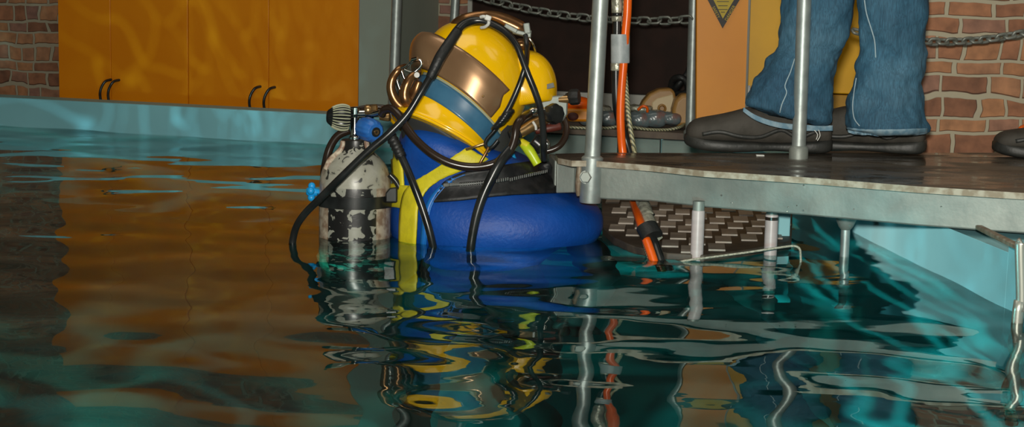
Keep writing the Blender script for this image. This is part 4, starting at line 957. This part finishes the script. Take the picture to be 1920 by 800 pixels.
# side block, knobs, tubes at the right
t_ = helmet
mb = MB(); mb.slab(quad(DH - .01, [(1004, 190), (1030, 180), (1058, 178), (1065, 186), (1064, 214), (1056, 226), (1042, 236), (1022, 232), (1006, 214)]), Fv * .02); mb.build('side_block', 'galv_dull', helmet, bevel=.003)
def knob(x, y, D, ax, L_, r, mat, name, flute=.05, nf=8, base=None):
    ax = Vector(ax); mb = MB(); c = P(x, y, D); mb.lathe(c - ax.normalized() * L_ / 2, ax, [(0, r * .55), (L_ * .15, r * .6), (L_ * .3, r * .95), (L_ * .45, r * 1.02), (L_ * .85, r), (L_ * .97, r * .9), (L_, r * .6)], 32, flute=flute, nf=nf); return mb.build(name, mat, helmet, auto=35)
knob(1074, 182, DH - .005, (1, -.3, .12), 26 * kh, 14 * kh, 'rubber_matt', 'knob')
knob(1036, 213, DH - .045, (.7, -.9, .05), 30 * kh, 18 * kh, 'rubber', 'knob')
mb = MB(); mb.lathe(P(1058, 186, DH - .005), (1, -.2, .1), [(-.01, 8 * kh), (.012, 8 * kh)], 12); mb.build('valve_stem', 'brass', helmet, auto=35)
ptube([(990, 212, DH - .055), (1000, 208, DH - .055), (1012, 207, DH - .05), (1022, 208, DH - .045)], [5 * kh, 6.5 * kh, 5 * kh, 7 * kh], 'hose_fitting', 'chrome', helmet)
ptube([(968, 252, DH - .05), (985, 243, DH - .045), (1000, 234, DH - .04), (1020, 224, DH - .03), (1036, 216, DH - .02)], [10 * kh, 10.5 * kh, 11 * kh, 10 * kh, 9 * kh], 'bent_tube', 'brass', helmet, 16)
ptube([(957, 257, DH - .055), (974, 249, DH - .05)], 11.5 * kh, 'tube_end', 'rubber', helmet, 16)
ptube([(999, 228, DH - .05), (1004, 236, DH - .052), (1005, 243, DH - .05)], 2.5 * kh, 'clip', 'white', helmet)
ptube([(980, 268, DH - .03), (992, 282, DH - .035), (1000, 294, DH - .038), (1008, 308, DH - .04)], [8 * kh, 10 * kh, 9 * kh, 8.5 * kh], 'inflator_valve', 'lime', helmet, 14)
ptube([(976, 266, DH - .03), (990, 274, DH - .035)], 8 * kh, 'inflator_cap', 'webbing', helmet, 12)
ptube([(1000, 262, DH - .02), (1012, 272, DH - .02), (1018, 284, DH - .02)], [13 * kh, 15 * kh, 11 * kh], 'regulator_body', 'rubber', helmet, 14)
ptube([(1020, 262, DH - .035), (1026, 270, DH - .035), (1026, 280, DH - .035)], [5 * kh, 6 * kh, 5 * kh], 'hose_fitting', 'chrome', helmet)
ptube([(1020, 284, DH - .03), (1036, 280, DH - .03), (1050, 272, DH - .028), (1060, 256, DH - .02), (1062, 238, DH - .01), (1058, 222, DH)], 6 * kh, 'looped_hose', 'rubber_brown', helmet)
ptube([(1004, 244, DH - .01), (1030, 240, DH - .01), (1050, 236, DH - .005)], 8 * kh, 'lower_tube', 'red_brown', helmet)
ptube([(958, 290, DH - .03), (961, 302, DH - .035), (962, 314, DH - .04)], [7 * kh, 9 * kh, 8 * kh], 'blue_fitting', 'cyan_plastic', helmet)
# hoses
dz = -.115
hz = ptube([(716, 214, 3.02), (722, 205, 3.01), (734, 204, 3.0), (748, 216, 2.985), (760, 236, 2.975), (780, 262, 2.965), (810, 288, 2.955), (845, 306, 2.95), (885, 313, 2.95), (925, 307, 2.95), (952, 288, 2.955), (964, 262, 2.96), (968, 238, 2.965), (978, 222, 2.98), (992, 213, DH - .06)], 7.6 * kh, 'whip_hose', 'rubber_brown', helmet, 14)
ptube([(546, 478, 2.97), (549, 450, 2.97), (556, 424, 2.965), (572, 400, 2.955), (600, 372, 2.94), (640, 332, 2.925), (690, 284, 2.92), (730, 250, 2.92), (764, 214, 2.925), (790, 172, 2.93), (810, 138, 2.94)], [6.5 * kh] * 3 + [6.8 * kh] * 5 + [6.2 * kh] * 3, 'long_hose', 'rubber', helmet, 14)
ptube([(806, 146, 2.94), (815, 128, 2.94), (826, 106, 2.945), (842, 82, 2.96), (858, 58, 2.985)], [8 * kh, 9.5 * kh, 10 * kh, 10 * kh, 9 * kh], 'tape_wrap', 'rubber_matt', helmet, 14)
ptube([(854, 62, 2.985), (866, 48, 3.0), (884, 40, 3.01), (904, 39, 3.01), (928, 48, 3.005), (950, 62, 2.995), (968, 84, 2.985), (978, 108, 2.98), (990, 140, 2.975), (1003, 172, 2.975), (1013, 204, 2.98), (1018, 240, 2.99), (1019, 275, 3.0), (1020, 300, 3.02)], [8 * kh] * 3 + [6.5 * kh] * 3 + [6 * kh] * 8, 'crown_hose', 'rubber', helmet, 14)
ptube([(985, 66, DH - .03), (988, 90, DH - .05), (986, 118, 2.985), (978, 146, 2.975), (968, 172, 2.972), (955, 200, 2.972), (944, 218, 2.972)], 5 * kh, 'lanyard', 'rubber', helmet, 10)
mb = MB(); c = crom([P(950, 214, 2.965), P(942, 226, 2.962), P(933, 236, 2.965)], 20); pts = []
for i, q in enumerate(c): 
    a = i * 1.0; pts.append(q + (Rv * .6 - Uv * .0 + Uv * .6) * 0 + (Rv * math.cos(a) * .8 + Uv * math.cos(a) * .5 - Fv * math.sin(a)) * 13 * kh)
mb.tube(pts, 4 * kh, 8, 2); mb.build('cord_knot', 'rubber', helmet)
ptube([(936, 234, 2.965), (924, 248, 2.962), (912, 262, 2.958), (910, 272, 2.955), (916, 278, 2.952), (924, 274, 2.95), (934, 262, 2.95)], 3.4 * kh, 'lanyard', 'rubber', helmet)
ptube([(874, 280, 2.952), (890, 275, 2.945), (908, 269, 2.945)], 2.2 * kh, 'hook', 'brass', helmet, 8)
ptube([(916, 276, 2.945), (910, 288, 2.942), (903, 300, 2.94), (900, 306, 2.94)], 2.4 * kh, 'hook', 'bronze', helmet, 8)
ptube([(901, 32, 2.99), (908, 31, 2.985), (915, 36, 2.985), (916, 44, 2.985), (910, 50, 2.99), (902, 52, 3.0)], 3 * kh, 'cable_tie', 'white', helmet, 8)
bbox(915, 34, 2.982, 12, 10, .01, 20, 'cable_tie_head', 'white', helmet)
# hoses that belong to the suit
ptube([(970, 262, 2.97), (952, 284, 2.955), (936, 306, 2.945), (922, 332, 2.94), (906, 366, 2.935), (894, 402, 2.932), (886, 440, 2.93), (882, 470, 2.93), (880, 500, 2.94)], [8 * kh, 8.5 * kh, 9 * kh, 9 * kh, 8.5 * kh, 8.5 * kh, 8 * kh, 8 * kh, 8 * kh], 'inflation_hose', 'rubber', diver, 16)
ptube([(738, 266, 2.99), (750, 288, 2.975), (764, 318, 2.965), (778, 352, 2.955), (792, 390, 2.95), (804, 428, 2.945), (812, 462, 2.945), (818, 492, 2.95)], [7 * kh] * 8, 'inflation_hose', 'rubber', diver, 14)
mb = MB(); pts = crom([P(730, 250, 2.99), P(742, 272, 2.98), P(752, 294, 2.972)], 14); mb.tube(pts, [(10 + .9 * math.sin(i * 1.6)) * kh for i in range(len(pts))], 14, 1); mb.build('hose_sleeve', 'rubber_matt', diver)

# ---------------------------------------------------------------- bail-out cylinder
DC = 3.07; kc = K(DC)
cb = P(665, 452, DC); base = Vector((cb.x, DC, cb.z))
tank = thing('gas_cylinder', (base.x, DC, -.42), 'scuffed cream and black gas cylinder standing in the water beside the diver', 'cylinder')
def zc(y): return P(665, y, DC).z
prof_t = [(-.45, 10), (-.445, 50), (-.43, 62), (-.41, 66)] + [(zc(y), r_) for y, r_ in ((480, 67), (420, 67), (360, 67), (340, 66.5), (326, 64), (314, 60), (304, 54), (296, 47), (289, 40), (284, 34), (279, 30), (272, 28), (266, 27), (262, 26.5), (261, 24), (261, 3))]
mb = MB(); mb.lathe((base.x, DC, 0), (0, 0, 1), [(z_, r_ * kc) for z_, r_ in prof_t], 48); body = mb.build('cylinder_body', 'tank', tank, origin=(base.x, DC, 0), auto=50)
# band with its tail and the blue wing knob
mb = MB(); z0, z1 = zc(384), zc(362)
mb.lathe((base.x, DC, z0), (0, 0, 1), [(0, 67.5 * kc), (0, 71.5 * kc), (z1 - z0, 71.5 * kc), (z1 - z0, 67.5 * kc)], 48); mb.build('cam_band', 'rubber', tank, auto=40)
mb = MB(); mb.slab([P(730, 352, DC - .045), P(745, 350, DC - .045), P(745, 380, DC - .045), P(722, 380, DC - .045), P(722, 362, DC - .045)], Fv * .03); mb.build('band_tail', 'rubber', tank, bevel=.003)
mb = MB(); c = P(590, 360, DC - .01); mb.lathe(c, (-1, -.2, .1), [(-.02, 4 * kc), (-.006, 7 * kc), (.0, 8 * kc), (.012, 8 * kc), (.016, 6 * kc)], 16)
for a in range(4):
    q = R_(a * 90 + 75); ax = Vector((-1, -.2, .1)).normalized(); p = c + ax * .006 + (Vector((0, 1, 0)) * math.cos(q) + Vector((0, 0, 1)) * math.sin(q)) * 11 * kc; mb.ell(p, (7 * kc, 6.5 * kc, 7 * kc), n=12, m=8)
mb.build('wing_knob', 'cyan_plastic', tank)
# cream guard strips on the neck
for sx in (-1, 1):
    pts = [(665 + sx * 22, 264, DC - .02), (665 + sx * 24, 276, DC - .022), (665 + sx * 33, 288, DC - .024), (665 + sx * 46, 302, DC - .03), (665 + sx * 55, 318, DC - .036)]
    if sx < 0: ptube(pts, [5 * kc, 5 * kc, 6 * kc, 7 * kc, 4 * kc], 'paint_guard', M('chipped_cream', (.55, .48, .36), .5, 0, (.25, .15, .10), 90), tank, 8, flat=.5)
    else: ptube(pts[:3], [5 * kc, 5 * kc, 3 * kc], 'paint_guard', bpy.data.materials['chipped_cream'], tank, 8, flat=.5)
def tl(x, y, D, ax, prof_, name, mat, n_=24, par=None, **kk):
    mb = MB(); mb.lathe(P(x, y, D), ax, [(a * kc, b * kc) for a, b in prof_], n_, **kk); return mb.build(name, mat, par or tank, auto=40)
tl(665, 262, DC, (0, 0, 1), [(0, 11), (5, 11), (7, 9), (12, 8), (46, 8), (48, 11), (60, 11), (62, 8)], 'valve_stem', 'chrome')
tl(655, 214, DC, (1, -.05, .05), [(0, 9), (14, 10), (16, 8), (30, 8), (32, 11), (44, 11), (46, 7), (66, 7)], 'valve_body', 'chrome')
tl(684, 206, DC - .01, (1, 0, .06), [(0, 8), (3, 10), (9, 10), (12, 8), (16, 10), (22, 10), (24, 6)], 'valve_nut', 'brass', 8)
tl(712, 219, DC - .015, (1, -.1, 0), [(0, 6), (6, 7), (14, 8), (18, 8), (20, 5)], 'valve_nut', 'brass', 10)
tl(700, 214, DC - .03, (.9, -.3, .25), [(-4, 4), (4, 5), (12, 5), (22, 6), (24, 5)], 'hose_fitting', 'chrome')
ptube([(672, 204, DC + .02), (700, 200, DC + .03), (728, 202, DC + .03)], 5 * kc, 'rear_pipe', 'rubber_brown', tank)
# fluted black handwheel with worn ribs
kw = tl(656, 221, DC, (-1, -.25, .06), [(0, 12), (1, 20), (6, 23), (16, 23.5), (26, 21), (34, 17), (41, 12), (43, 9), (44, 2)], 'handwheel', 'rubber', 96, flute=.035, nf=24)
mb = MB(); ax = Vector((-1, -.25, .06)).normalized(); a0 = (Vector((0, 1, 0)) - ax * ax.y).normalized(); b0 = ax.cross(a0); c0 = P(656, 221, DC)
for i in range(24):
    q = 2 * math.pi * i / 24; rad = a0 * math.cos(q) + b0 * math.sin(q)
    mb.tube([c0 + ax * (tt * kc) + rad * (rr_ * 1.015 * kc) for tt, rr_ in ((2, 21.4), (8, 23.6), (16, 24.2), (26, 21.8), (34, 17.6))], 1.15 * kc, 6, 3)
mb.build('worn_ribs', 'seal', kw)
kb = tl(684, 240, DC - .03, (.62, -.80, -.12), [(-6, 14), (-4, 19), (4, 21.5), (22, 21.5), (34, 19), (38, 15), (38, 3)], 'blue_knob', 'blue_plastic', 64, flute=.03, nf=14)
mb = MB(); ax = Vector((.62, -.80, -.12)).normalized(); c0 = P(684, 240, DC - .03) + ax * 38 * kc; mb.lathe(c0, ax, [(-.002, 9 * kc), (.0015, 9 * kc)], 24); mb.build('knob_recess', 'rubber', kb, auto=40)
mb = MB(); mb.lathe(c0, ax, [(0, 5 * kc), (.003, 5 * kc), (.003, 2.4 * kc), (.001, 2 * kc)], 20); mb.build('knob_screw', 'brass', kb, auto=40)
ptube([(655, 244, DC + .05), (634, 254, DC + .05), (620, 274, DC + .05), (612, 300, DC + .05), (608, 330, DC + .06), (610, 380, DC + .07)], 8 * kc, 'rear_hose', 'rubber_brown', tank)
